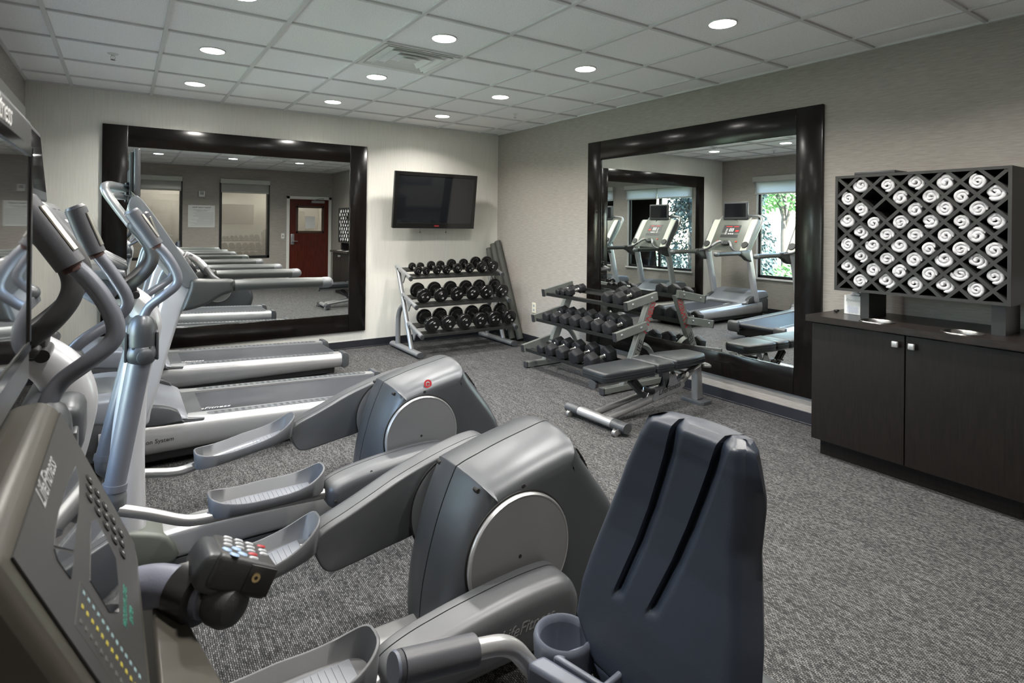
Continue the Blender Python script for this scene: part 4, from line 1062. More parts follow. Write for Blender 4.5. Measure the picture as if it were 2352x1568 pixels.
bm = NB(); wall4(bm, [(.645, .806), (.738, .792), (.775, .715), (.672, .700)], .575, .670); sp_ = obj('side_pocket', bm, 'tray', t, off, 25)
md = sp_.modifiers.new('round', 'BEVEL'); md.width = .004; md.segments = 2; md.limit_method = 'ANGLE'
bm = NB(); Q = [(.600, .828), (.640, .826), (.672, .715), (.640, .705)]
A = [bm.verts.new((x, y, .664)) for x, y in Q]; B = [bm.verts.new((x, y, .60)) for x, y in Q]; bm.faces.new(A); bm.faces.new(B[::-1])
for k in range(4): bm.faces.new((A[k], B[k], B[(k+1) % 4], A[(k+1) % 4]))
ar_ = obj('tray_arm', bm, 'tray', t, off, 25); md = ar_.modifiers.new('round', 'BEVEL'); md.width = .01; md.segments = 3
# console: steep face towards the rider
u = Vector((.078, 0, -.170)).normalized(); nrm = Vector((.170, 0, .078)).normalized(); O = Vector((-.056, 0, 1.238))
Mf = Matrix.Identity(4)
for i, w in enumerate((Vector((0, 1, 0)), -u, nrm)):
    for k in range(3): Mf[k][i] = w[k]
Mf.translation = O            # local x = world y, local y = up the face, local z = out of the face
def P3(y, s, l=0.0): p = O+u*s+nrm*l; return (p.x, y, p.z)
bm = NB()
prof_f = [(.452, 0.0), (.780, 0.0), (.748, .168), (.452, .187)]      # (y, s)
V3 = lambda y, s, l=0.0: Vector(P3(y, s, l))
A = [bm.verts.new(V3(y, s)) for y, s in prof_f]
B = [bm.verts.new(V3(y+dy_, s+ds, -.007)) for (y, s), (dy_, ds) in zip(prof_f, ((-.012, -.012), (.010, -.012), (.014, .024), (-.012, .026)))]
D2 = [bm.verts.new(V3(y+dy_, s+ds, -.030)) for (y, s), (dy_, ds) in zip(prof_f, ((-.014, -.020), (.012, -.020), (.016, .030), (-.016, .032)))]
Dn = [bm.verts.new(V3(y+dy_, s+ds, -.085)) for (y, s), (dy_, ds) in zip(prof_f, ((.0, -.005), (-.01, -.005), (-.01, -.02), (-.0, -.02)))]
N = len(A); bm.faces.new(A)
for R1, R2 in ((A, B), (B, D2), (D2, Dn)):
    for k in range(N):
        q = (k+1) % N; bm.faces.new((R1[k], R2[k], R2[q], R1[q]))
bm.faces.new(Dn[::-1])
con = obj('console', bm, 'bike_console', t, off, 25); md = con.modifiers.new('round', 'BEVEL'); md.width = .005; md.segments = 3; md.limit_method = 'ANGLE'; md.angle_limit = math.radians(20)
bm = NB(); ff = [(.456, .004), (.775, .004), (.744, .164), (.456, .182)]
A = [bm.verts.new(P3(y, s, .0004)) for y, s in ff]; B = [bm.verts.new(P3(y, s, .0016)) for y, s in ff]; bm.faces.new(A[::-1]); bm.faces.new(B)
for k in range(4): bm.faces.new((A[k], A[(k+1) % 4], B[(k+1) % 4], B[k]))
cf = obj('console_face', bm, 'console_face', con, off, None)
def onface(bm, y0, y1, s0, s1, l0=.002, l1=.0032, bev=0.0):
    v = box(bm, y0, y1, -s1, -s0, l0, l1, bev, 1); xf(bm, v, Mf)
bm = NB(); pts = [(.62, .052), (.645, .040), (.645, .078), (.60, .112), (.535, .112), (.535, .102)]
def polyface(bm, pts, l0, l1):
    A = [bm.verts.new(P3(y, s, l0)) for y, s in pts]; B = [bm.verts.new(P3(y, s, l1)) for y, s in pts]; bm.faces.new(A[::-1]); bm.faces.new(B)
    for k in range(len(pts)): bm.faces.new((A[k], A[(k+1) % len(pts)], B[(k+1) % len(pts)], B[k]))
bm.free()
def onf(name, pts, mat, l1=.0022): bm = NB(); polyface(bm, pts, .0014, l1); return obj(name, bm, mat, cf, off, None)
onf('display_window', [(.640, .079), (.662, .087), (.646, .124), (.600, .130), (.565, .130), (.546, .116), (.550, .086), (.60, .082)], 'glossy_screen')
onf('program_window', [(.703, .043), (.690, .051), (.640, .058), (.556, .060), (.525, .037), (.580, .034), (.65, .038)], 'glossy_screen')
onf('program_tip', [(.552, .062), (.516, .062), (.515, .044), (.522, .038)], 'screen')
rows_b = [(.721, .067, 4), (.709, .085, 4), (.697, .103, 4), (.685, .121, 3)]
kf = NB(); ki = NB()
for k in range(5):
    for j in range(3):
        y, s_ = .720-.0185*j-.002*k, .068+.0160*k+.002*j
        lathe(kf, [(0, .0030), (.0058, .0028), (.0062, .0014)], P3(y, s_, 0), (nrm, Vector((0, 1, 0)), -u), 16)
        v = box(ki, y-.0016, y+.0016, -s_-.0012, -s_+.0012, .0030, .0034); xf(ki, v, Mf)
kb = obj('keypad_buttons', kf, 'seam', cf, off, None); obj('button_digit', ki, 'grey_print', kb, off, None)
for nm, mt, y in (('level_dots', 'led_cyan', .523), ('profile_dots', 'led_yellow', .505), ('unlit_dots', 'console_green', .487)):
    bm = NB()
    for k in range(13): onface(bm, y-.0024, y+.0024, .0800+k*.0070-.0013, .0800+k*.0070+.0013, .0014, .0020)
    obj(nm, bm, mt, cf, off, None)
bm = NB(); onface(bm, .4745, .531, .0735, .0740, .0014, .0018); onface(bm, .5305, .531, .074, .178, .0014, .0018); onface(bm, .4745, .4750, .074, .178, .0014, .0018); obj('panel_outline', bm, 'console_green', cf, off, None)
text_obj('console_logo', 'LifeFitness', .022, 'grey_print', Mf @ Matrix.Translation((.60, -.012, .0018)), cf, .4, .0002, off=off)
text_obj('teal_caption', 'PROGRAM LEVEL', .0085, 'teal_print', Mf @ Matrix.Translation((.592, -.142, .0018)), cf, 0, .0002, off=off)
text_obj('teal_caption', 'ENTER', .0085, 'teal_print', Mf @ Matrix.Translation((.592, -.153, .0018)), cf, 0, .0002, off=off)
# lower deck of the console
bm = NB(); dz = 1.040; dk = [(.030, .758), (.044, .755), (.064, .66), (.092, .52), (.100, .44), (.030, .44)]
A = [bm.verts.new((x, y, dz-(x-.02)*.35)) for x, y in dk]; B = [bm.verts.new((x-.01, y, dz-.035-(x-.02)*.35)) for x, y in dk]
bm.faces.new(A); bm.faces.new(B[::-1])
for k in range(len(A)): bm.faces.new((A[k], B[k], B[(k+1) % len(A)], A[(k+1) % len(A)]))
ld_ = obj('console_deck', bm, 'bike_console', con, off, 25); md = ld_.modifiers.new('round', 'BEVEL'); md.width = .003; md.segments = 2
def deckp(x, y): return (x, y, dz-(x-.02)*.35)
dn = Vector((.35, 0, 1)).normalized()
bm = NB()
for (x, y, r) in ((.048, .545, .010), (.050, .513, .010)): lathe(bm, [(0, .003), (r, .0025), (r, 0)], deckp(x, y), (dn, Vector((0, 1, 0)), dn.cross(Vector((0, 1, 0)))), 20)
obj('deck_button', bm, 'seam', ld_, off, None)
bm = NB(); lathe(bm, [(0, .003), (.011, .0025), (.011, 0)], deckp(.074, .520), (dn, Vector((0, 2.0, 0)), dn.cross(Vector((0, 1, 0)))), 24); eb = obj('arrow_button', bm, 'white_print', ld_, off, None)
bm = NB()
for s in (-1, 1):
    c = Vector(deckp(.074, .520+s*.012))+dn*.0035; a = [c+Vector((0, s*.005, 0)), c+Vector((.004, -s*.003, -.0014)), c+Vector((-.004, -s*.003, .0014))]
    v1 = [bm.verts.new(p) for p in a]; v2 = [bm.verts.new(p+dn*.0006) for p in a]; bm.faces.new(v1); bm.faces.new(v2[::-1])
    for k in range(3): bm.faces.new((v1[k], v1[(k+1) % 3], v2[(k+1) % 3], v2[k]))
obj('arrow_mark', bm, 'black_print', eb, off, None)
# console column
bm = NB(); tube(bm, [(-.25, BY, .38), (-.22, BY, .65), (-.13, BY, .95), (-.10, BY, 1.10)], [.07, .055, .045, .04], 16, 5); obj('console_mast', bm, 'silver_bright', t, off)
# monitor
bm = NB(); box(bm, -.115, -.082, .345, .808, 1.262, 1.548, .008, 3); xf(bm, bm.verts[:], Matrix.Identity(4))
mo = obj('monitor', bm, 'bezel_grey', t, off)
bm = NB()
for b_ in ((.372, .384, 1.306, 1.517), (.782, .794, 1.306, 1.517), (.372, .794, 1.300, 1.312), (.372, .794, 1.505, 1.517)): box(bm, -.083, -.0795, *b_, .001, 1)
obj('screen_bezel', bm, 'tv_bezel', mo, off)
bm = NB(); box(bm, -.083, -.0812, .384, .782, 1.312, 1.505); obj('monitor_screen', bm, 'glossy_screen', mo, off, None)
text_obj('monitor_logo', 'LifeFitness', .030, 'white_print', face_mtx((-.0815, .60, 1.530), (0, 1, 0), (0, 0, 1)), mo, .4, .0003, off=off)
bm = NB(); box(bm, -.15, -.112, .60, .70, 1.15, 1.40, .008, 2); obj('monitor_bracket', bm, 'dark', mo, off)
# front handlebar with the clip-on remote keypad
bm = NB(); tube(bm, [(-.13, .66, .90), (-.11, .72, .96), (-.03, .745, 1.03), (.035, .725, 1.047), (.093, .665, 1.041)], .0165, 16, 6); hb = obj('handlebar', bm, 'silver_bright', t, off)
bm = NB(); tube(bm, [(.0, .738, 1.043), (.035, .723, 1.047), (.078, .681, 1.043)], .0215, 18, 5); obj('handlebar_grip', bm, M['grip_blue'], hb, off)
bm = NB(); d = Vector((.55, -.83, -.05)).normalized(); s1 = d.orthogonal().normalized()
lathe(bm, [(.0205, -.016), (.0225, -.010), (.0225, .004), (.018, .012), (.009, .0155), (0, .016)], (.094, .662, 1.040), (d, s1, d.cross(s1)), 26); obj('handlebar_cap', bm, 'foam', hb, off)
a_ = Vector((.87, 0, -.493)).normalized(); b_ = Vector((0, -.984, .178)).normalized(); n_v = Vector((.493, .155, .86)).normalized()
Mk = Matrix.Identity(4)
for i, w in enumerate((a_, b_, n_v)):
    for k in range(3): Mk[k][i] = w[k]
Mk.translation = Vector((.0874, .738, 1.0833))
bm = NB(); box(bm, 0, .066, 0, .084, -.034, 0, .006, 3); xf(bm, bm.verts[:], Mk); kp = obj('remote_keypad', bm, 'dark', t, off, 50, label='black clip-on remote keypad on the handlebar')
bm = NB(); slab(bm, [(-.012, -.008), (.0, -.002), (.03, -.005), (.03, -.036), (.0, -.040), (-.014, -.028)], .006, .078, .006, .006, 3, n=3); xf(bm, bm.verts[:], Mk); obj('keypad_hump', bm, 'shell', kp, off)
bm = NB(); blu = NB()
A_ = (Vector((0, 0, 1)), Vector((1.35, 0, 0)), Vector((0, .85, 0)))
for x, y in KEYS_W: lathe(bm, [(0, .0016), (.0034, .0013), (.0040, 0)], (x, y, 0), A_, 14)
for i_, (x, y) in enumerate(KEYS_R):
    rb_ = NB(); lathe(rb_, [(0, .0018), (.0034, .0014), (.0042, 0)], (x, y, 0), A_, 14); xf(rb_, rb_.verts[:], Mk); obj('keypad_red_button', rb_, 'red', kp, off, 60)
for x, y in KEYS_B: lathe(blu, [(0, .0016), (.0040, .0013), (.0048, 0)], (x, y, 0), (Vector((0, 0, 1)), Vector((.9, .9, 0)), Vector((-.7, .7, 0))), 14)
for m_ in (bm, blu): xf(m_, m_.verts[:], Mk)
obj('keypad_buttons', bm, M['key_white'], kp, off, 60); obj('keypad_blue_buttons', blu, M['key_blue'], kp, off, 60)
bm = NB(); lathe(bm, [(.0016, -.002), (.0018, .0035), (.0044, .0035), (.0050, .0), (.0050, -.004)], (.045, .084, -.014), (Vector((0, 1, 0)), Vector((1, 0, 0)), Vector((0, 0, 1))), 20, caps=False); xf(bm, bm.verts[:], Mk); jk = obj('audio_jack', bm, 'brass', kp, off)
bm = NB(); box(bm, .036, .0655, .083, .0855, -.030, -.003, .003, 2); xf(bm, bm.verts[:], Mk); obj('jack_plate', bm, 'black', kp, off)
bm = NB(); box(bm, .004, .05, .012, .072, -.05, -.034, .008, 2); xf(bm, bm.verts[:], Mk)
lathe(bm, [(.0225, -.016), (.0285, -.014), (.0285, .014), (.0225, .016)], (.066, .695, 1.044), (d, s1, d.cross(s1)), 26)
box(bm, .050, .066, .735, .750, 1.030, 1.052, .003, 1)
obj('keypad_clamp', bm, 'black', kp, off)

# ================================================================== ROUND DUMBBELL RACK (against the back wall)
t = thing('dumbbell_rack', 'silver three tier rack against the back wall, loaded with round black dumbbells', 'dumbbell rack', (3.275, 6.02, 0)); off = (3.275, 6.02, 0)
RX0, RX1 = 2.665, 3.885
for s, x in ((-1, RX0), (1, RX1)):
    bm = NB(); tube(bm, [(x, 5.66, .036), (x, 6.42, .036)], .030, 16, 1, True, 0, (1.45, 1.0)); ft = obj('foot', bm, 'silver', t, off)
    bm = NB(); tube(bm, [(x, 5.64, .036), (x, 5.662, .036)], .031, 16, 1, True, 0, (1.45, 1.0)); obj('foot_cap', bm, 'link', ft, off)
    bm = NB(); tube(bm, [(x, 5.89, .06), (x, 6.09, .50), (x, 6.30, .945)], .021, 14, 4, True, 0, (1.25, 1)); up = obj('upright', bm, 'silver', t, off)
    bm = NB(); tube(bm, [(x, 6.27, .06), (x, 6.27, .32), (x, 6.25, .41), (x, 6.19, .49), (x, 6.10, .53)], .023, 14, 5, True, 0, (1.3, 1)); obj('rear_leg', bm, 'silver', t, off)
    for (yf, zf, yb, zb) in ((5.935, .840, 6.33, .952), (5.775, .538, 6.14, .640), (5.625, .238, 5.975, .335)):
        bm = NB(); tube(bm, [(x, yf, zf), (x, yb, zb)], .027, 14, 1, True, 0, (.85, 1)); br = obj('shelf_bracket', bm, 'silver', t, off)
        bm = NB(); tube(bm, [(x, yf-.016, zf-.005), (x, yf+.002, zf+.0006)], .028, 14, 1, True, 0, (.85, 1)); obj('bracket_cap', bm, 'link', br, off)
        bm = NB()
        for q in (.2, .8): cyl(bm, (x-.026, yf+(yb-yf)*q, zf+(zb-zf)*q), (x+.026, yf+(yb-yf)*q, zf+(zb-zf)*q), .010, seg=14)
        obj('bolt', bm, 'dark', br, off)
        bm = NB(); v = slab(bm, [(yf+.14, zf+.02), (yf+.26, zf+.055), (yf+.20, zf-.07)], x-.006, x+.006, plane='YZ', smooth=False); obj('gusset', bm, 'silver', br, off, None)
SH = [(5.935, .840, 6.33, .952), (5.775, .538, 6.14, .640), (5.625, .238, 5.975, .335)]
for (yf, zf, yb, zb) in SH:
    bm = NB(); sl = (zb-zf)/(yb-yf)
    P = lambda y, z: (y, z)
    slab(bm, [(yf+.010, zf+.010), (yf+.006, zf-.012), (yf+.02, zf-.012), (yf+.025, zf+.005), (yf+.11, zf+.005+.085*sl), (yf+.11, zf+.016+.085*sl), (yf+.02, zf+.018)], RX0+.025, RX1-.025, plane='YZ', smooth=False)
    slab(bm, [(yf+.22, zf+.012+.20*sl), (yf+.33, zf+.012+.31*sl), (yf+.33, zf+.0+.31*sl), (yf+.22, zf+.0+.20*sl)], RX0+.025, RX1-.025, plane='YZ', smooth=False)
    obj('shelf_rail', bm, M['rail_dark'], t, off, None)

def round_db(r, hl, L):
    """a round enamelled dumbbell lying along local y, centre at origin; its front end faces -y"""
    t = bpy.data.objects.new('round_dumbbell', None); C.objects.link(t); t.empty_display_size = .03
    for s in (-1, 1):
        bm = NB(); a = L/2
        A_ = (Vector((0, s, 0)), Vector((0, 0, 1)), Vector((s, 0, 0)))
        lathe(bm, [(.018, a-hl), (r*.55, a-hl+.001), (r*.82, a-hl+.006), (r*.86, a-.034), (r, a-.036), (r, a-.014), (r*.965, a-.008), (r*.60, a-.005), (r*.56, a+.004), (r*.54, a+.010), (r*.30, a+.012), (0, a+.012)], (0, 0, 0), A_, 40)
        hd = obj('dumbbell_head', bm, 'gloss_black', t)
    bm = NB(); tube(bm, [(0, -(L/2-hl+.004), 0), (0, 0, 0), (0, L/2-hl+.004, 0)], [.015, .018, .015], 16, 4); obj('dumbbell_handle', bm, 'chrome', t)
    return t
def number_face(t, txt, r, L):
    for k, (s_, rot) in enumerate(((1, .9), (-1, -.5))):
        ang = random.uniform(0, PI)
        c = Vector((math.cos(ang+(PI if k else 0)), 0, math.sin(ang+(PI if k else 0))))*r*.34
        text_obj('weight_number', txt, r*.30, 'white_print', Matrix.Translation((0, -L/2-.0125, 0)) @ face_mtx((c.x, 0, c.z), (1, 0, .3-.6*k), (0, 0, 1)), t, 0, .0003)
random.seed(11)
SHN = ['top', 'middle', 'bottom']
ordn = ['leftmost', 'second from left', 'third from left', 'fourth from left', 'fifth from left', 'sixth from left', 'seventh from left', 'eighth from left']
rowsdb = [(0, [(2.757, 0.044, '5'), (2.86, 0.044, '5'), (2.996, 0.051, '10'), (3.118, 0.051, '10'), (3.264, 0.06, '15'), (3.429, 0.06, '15'), (3.596, 0.072, '20'), (3.757, 0.072, '20')], .21, .92),
          (1, [(2.755, 0.086, '25'), (2.965, 0.086, '25'), (3.172, 0.086, '30'), (3.379, 0.086, '30'), (3.567, 0.086, '35'), (3.786, 0.086, '35')], .235, .634),
          (2, [(2.785, 0.089, '40'), (2.979, 0.089, '40'), (3.188, 0.089, '45'), (3.396, 0.089, '45'), (3.583, 0.089, '50'), (3.797, 0.089, '50')], .27, .345)]
for ri, L_, ln, z0 in rowsdb:
    yf, zf, yb, zb = SH[ri]; sl = math.atan2(zb-zf, yb-yf)
    src = {}
    for k, (x, r, n) in enumerate(L_):
        if r not in src:
            src[r] = round_db(r, ln*.30, ln); o = src[r]
        else:
            s0 = src[r]; o = s0.copy(); C.objects.link(o)
            for ch in [c for c in s0.children if not c.name.startswith('weight')]:
                q = ch.copy(); C.objects.link(q); q.parent = o
        number_face(o, n, r, ln)
        up = r+.020; y1 = yf+.030+ln/2*math.cos(sl)
        o.location = (x+.012, y1-math.sin(sl)*up, zf+(y1-yf)*math.tan(sl)+math.cos(sl)*up)
        o.rotation_euler = (sl, 0, 0)
        tag(o, 'round black dumbbell, %s on the %s shelf of the back wall rack' % (ordn[k], SHN[ri]), 'dumbbell', 'round dumbbells on the %s shelf' % SHN[ri])

# ================================================================== HEX DUMBBELL RACK (along the right wall)
HY0, HY1 = 3.62, 4.74
t = thing('dumbbell_rack', 'grey green three tier rack along the right wall, holding hex dumbbells', 'dumbbell rack', (3.8, 4.18, 0)); off = (3.8, 4.18, 0)
HS = [(3.645, .745, 4.035, .818), (3.515, .490, 3.90, .560), (3.385, .195, 3.80, .275)]
for s, y in ((-1, HY0), (1, HY1)):
    w = .028
    bm = NB(); v = box(bm, 3.41, 4.12, y-w, y+w, .008, .062, .004, 1); ft = obj('foot', bm, 'rack_grey', t, off, 30)
    bm = NB(); box(bm, 3.395, 3.412, y-w-.002, y+w+.002, .006, .064, .003, 1); obj('foot_cap', bm, 'dark', ft, off)
    bm = NB(); box(bm, 3.45, 3.50, y-.018, y+.018, 0, .008, .002, 1); box(bm, 4.0, 4.05, y-.018, y+.018, 0, .008, .002, 1); obj('foot_pad', bm, 'white_paint', ft, off)
    bm = NB(); slab(bm, [(3.625, .06), (3.72, .06), (4.045, .80), (3.955, .80)], y-w, y+w, .004, .004, 1, smooth=False); up = obj('upright', bm, 'rack_grey', t, off, 30)
    bm = NB(); path = fillet([(3.80, y, .40), (3.95, y, .37), (4.07, y, .22), (4.09, y, .055)], .12, 7)
    tube(bm, None, .026, 4, 1, path=path); obj('rear_brace', bm, 'rack_grey', t, off, 30)
    for (xf_, zf, xb, zb) in HS:
        an = math.atan2(zb-zf, xb-xf_); Ln = math.hypot(xb-xf_, zb-zf)
        bm = NB(); v = box(bm, 0, Ln, y+(s*w), y+(s*w)+s*.030, -.037, .037, .003, 1) if False else box(bm, 0, Ln, *sorted((y+s*(w-.012), y+s*(w+.022))), -.037, .037, .003, 1)
        xf(bm, v, Matrix.Translation((xf_, 0, zf)) @ Matrix.Rotation(-an, 4, 'Y')); br = obj('shelf_bracket', bm, 'rack_grey', t, off, 30)
        bm = NB(); v = box(bm, -.010, .002, *sorted((y+s*(w-.014), y+s*(w+.024))), -.039, .039, .002, 1); xf(bm, v, Matrix.Translation((xf_, 0, zf)) @ Matrix.Rotation(-an, 4, 'Y')); obj('bracket_cap', bm, 'dark', br, off)
        bm = NB()
        for q in (.18, .80): 
            p = (xf_+math.cos(an)*Ln*q, y+s*(w+.020), zf+math.sin(an)*Ln*q); lathe(bm, [(.0135, 0), (.0135, .004), (.008, .009), (0, .010)], p, (Vector((0, s, 0)), Vector((1, 0, 0)), Vector((0, 0, 1))), 16)
        obj('bolt', bm, 'silver', br, off)
for (xf_, zf, xb, zb) in HS:
    an = math.atan2(zb-zf, xb-xf_); Ln = math.hypot(xb-xf_, zb-zf)
    bm = NB(); v = box(bm, .03, .105, HY0-.02, HY1+.02, -.030, -.024) + box(bm, .024, .030, HY0-.02, HY1+.02, -.036, -.004) + box(bm, .25, .33, HY0-.02, HY1+.02, -.030, -.024) + box(bm, .33, .336, HY0-.02, HY1+.02, -.036, .0)
    xf(bm, v, Matrix.Translation((xf_, 0, zf)) @ Matrix.Rotation(-an, 4, 'Y')); obj('shelf_rail', bm, M['rail_dark'], t, off, None)
ax = Vector((.44, 0, 1)).normalized()
text_obj('upright_print', 'FITNESS', .086, 'red', face_mtx((3.945, HY0-.0285, .625), ax, (-1, 0, .44)), t, .15, .0004, .0012, off=off)
text_obj('upright_print', 'LIFE', .086, 'black_print', face_mtx((3.825, HY0-.0285, .355), ax, (-1, 0, .44)), t, .15, .0004, .0012, off=off)

def hex_db(r, hl, L):
    """a hex rubber dumbbell lying along local x, centre at origin"""
    t = bpy.data.objects.new('hex_dumbbell', None); C.objects.link(t); t.empty_display_size = .03
    for s in (-1, 1):
        bm = NB()
        rings = []
        for rr, h in ((r*.80, L/2-hl), (r, L/2-hl+r*.20), (r, L/2-r*.22), (r*.72, L/2)):
            rings.append([bm.verts.new((s*h, math.cos(q)*rr, math.sin(q)*rr)) for q in [PI/6+2*PI*k/6 for k in range(6)]])
        for A, B in zip(rings, rings[1:]):
            for k in range(6): bm.faces.new((A[k], A[(k+1) % 6], B[(k+1) % 6], B[k]))
        bm.faces.new(rings[0]); bm.faces.new(rings[-1])
        bmesh.ops.bevel(bm, geom=list(bm.edges), offset=.004, segments=2, profile=.5, affect='EDGES')
        obj('dumbbell_head', bm, 'rubber_black', t, smooth=25)
    g = L/2-hl
    bm = NB(); tube(bm, [(-g-.003, 0, 0), (-g+.006, 0, 0), (-g+.016, 0, 0), (0, 0, 0), (g-.016, 0, 0), (g-.006, 0, 0), (g+.003, 0, 0)], [.019, .019, .0135, .0165, .0135, .019, .019], 16, 3)
    for k in range(7): x = -g*.55+k*g*1.1/6; tube(bm, [(x-.0015, 0, 0), (x+.0015, 0, 0)], .0176, 16, 1)
    obj('dumbbell_handle', bm, 'chrome', t)
    return t
hexrows = [(1, [(4.610, .056), (4.475, .058), (4.330, .062), (4.180, .066), (4.020, .070), (3.868, .068), (3.722, .070)], .30),
           (2, [(4.52, .055), (4.375, .064), (4.205, .070), (4.01, .076), (3.80, .078)], .31),
           (0, [(4.625, .034), (4.545, .036), (4.455, .048), (3.885, .062), (3.735, .066)], .29)]
nth = {7: ['farthest', 'second farthest', 'third farthest', 'middle', 'third nearest', 'second nearest', 'nearest'], 5: ['farthest', 'second farthest', 'middle', 'second nearest', 'nearest']}
for ri, L_, ln in hexrows:
    xf_, zf, xb, zb = HS[ri]; an = math.atan2(zb-zf, xb-xf_); src = {}
    for k, (y, r) in enumerate(L_):
        key = r
        ll = ln if ri else (ln*.80 if r < .05 else ln)
        if key not in src: src[key] = hex_db(r, ll*.33, ll); o = src[key]
        else: o = copy_tree(src[key])
        q = .175; upn = r*math.cos(PI/6)-.024+.001
        o.location = (xf_+math.cos(an)*q-math.sin(an)*upn, y, zf+math.sin(an)*q+math.cos(an)*upn)
        o.rotation_euler = (0, -an, 0)
        names = nth[len(L_)]
        if ri == 0: names = ['farthest small one', 'middle small one', 'nearest small one', 'farther large one', 'nearer large one']
        tag(o, 'black hex dumbbell, %s on the %s tier of the right wall rack' % (names[k], SHN[ri]), 'dumbbell', 'hex dumbbells on the %s tier' % SHN[ri])

# ================================================================== ADJUSTABLE BENCH
BYC = 3.075
t = thing('weight_bench', 'adjustable black padded weight bench on a silver frame in front of the right mirror', 'weight bench', (3.4, BYC, 0)); off = (3.4, 0, 0)
off = (3.4, BYC, 0)
def pad(name, pts, z0, z1, par):
    bm = NB(); slab(bm, pts, z0, z1, .018, .022, 4, plane='XY', n=1, smooth=False); o = obj(name, bm, 'vinyl', par, off, 50)
    md = o.modifiers.new('round', 'BEVEL'); md.width = .006; md.segments = 2; md.limit_method = 'ANGLE'; md.angle_limit = math.radians(35)
    L_ = [Vector(p) for p in pts]; bm = NB(); Q = inset(L_, -.0008); tube(bm, None, .0022, 6, 1, False, path=[Vector((p.x, p.y, (z0+z1)/2)) for p in Q]+[Vector((Q[0].x, Q[0].y, (z0+z1)/2))]); obj('pad_seam', bm, 'seam', o, off)
    return o
cy = 3.055
def tiltv(o): return o
pad('back_pad', [(2.775, cy-.105), (2.79, cy-.125), (2.83, cy-.135), (3.27, cy-.145), (3.285, cy-.13), (3.285, cy+.13), (3.27, cy+.145), (2.83, cy+.135), (2.79, cy+.125), (2.775, cy+.105)], .345, .42, t)
pad('middle_pad', [(3.30, cy-.14), (3.315, cy-.148), (3.47, cy-.148), (3.485, cy-.14), (3.485, cy+.14), (3.47, cy+.148), (3.315, cy+.148), (3.30, cy+.14)], .35, .425, t)
pad('seat_pad', [(3.50, cy-.13), (3.515, cy-.145), (3.62, cy-.15), (3.88, cy-.115), (3.915, cy-.085), (3.915, cy+.085), (3.88, cy+.115), (3.62, cy+.15), (3.515, cy+.145), (3.50, cy+.13)], .355, .43, t)
bm = NB(); tube(bm, [(2.80, cy, .315), (3.50, cy, .325)], .026, 14, 1, True, 0, (1.2, 1)); box(bm, 3.34, 3.85, cy-.035, cy+.035, .31, .352, .005, 1); sp = obj('pad_rail', bm, 'bench_frame', t, off)
bm = NB(); tube(bm, [(2.775, cy, .315), (2.802, cy, .3155)], .0285, 14, 1, True, 0, (1.35, 1.05)); obj('rail_cap', bm, 'link', sp, off)
# main beam and front foot with rollers
bm = NB(); path = fillet([(2.90, BYC-.055, .068), (3.60, BYC-.055, .165), (3.86, BYC-.04, .30), (3.93, BYC-.04, .335)], .12, 6); tube(bm, None, .027, 14, 1, path=path)
path = fillet([(2.90, BYC+.075, .068), (3.45, BYC+.075, .14), (3.60, BYC+.05, .165)], .08, 5); tube(bm, None, .024, 14, 1, path=path)
bmn = obj('main_beam', bm, 'bench_frame', t, off)
bm = NB(); tube(bm, [(2.87, 2.90, .058), (2.855, 3.30, .058)], .033, 18, 1, True, 0, (1.25, 1)); ff_ = obj('front_foot', bm, 'silver_bright', t, off)
for y0_, y1_ in ((2.80, 2.93), (3.27, 3.40)):
    xa = 2.87-.0375*(y0_-2.90)
    bm = NB(); tube(bm, [(xa, y0_, .058), (xa-.005, y1_, .058)], .0345, 18, 1, True, 0, (1.28, 1.03), False); obj('foot_cap', bm, 'link', ff_, off)
for y in (2.86, 3.35):
    bm = NB(); cyl(bm, (2.815, y-.014, .022), (2.815, y+.014, .022), .022, seg=18); box(bm, 2.81, 2.85, y-.018, y-.015, .015, .05); box(bm, 2.81, 2.85, y+.015, y+.018, .015, .05); obj('roller', bm, 'bench_frame', ff_, off)
# rear post, foot plate, pull handle
bm = NB(); slab(bm, [(3.905, .03), (3.985, .03), (3.950, .355), (3.905, .355)], BYC-.050, BYC+.020, .014, .014, 3, smooth=False); obj('rear_post', bm, 'bench_frame', t, off)
bm = NB(); slab(bm, [(3.885, BYC-.10), (3.90, BYC-.115), (4.00, BYC-.115), (4.02, BYC-.10), (4.02, BYC+.10), (4.00, BYC+.115), (3.90, BYC+.115), (3.885, BYC+.10)], .0, .03, .0, .008, 2, plane='XY', smooth=False); obj('rear_foot', bm, 'link', t, off)
bm = NB(); tube(bm, [(3.95, BYC-.07, .31), (4.02, BYC-.08, .30), (4.06, BYC-.03, .30), (4.06, BYC+.03, .30), (4.02, BYC+.06, .30), (3.95, BYC+.045, .31)], .011, 10, 5); obj('pull_handle', bm, 'bench_frame', t, off)
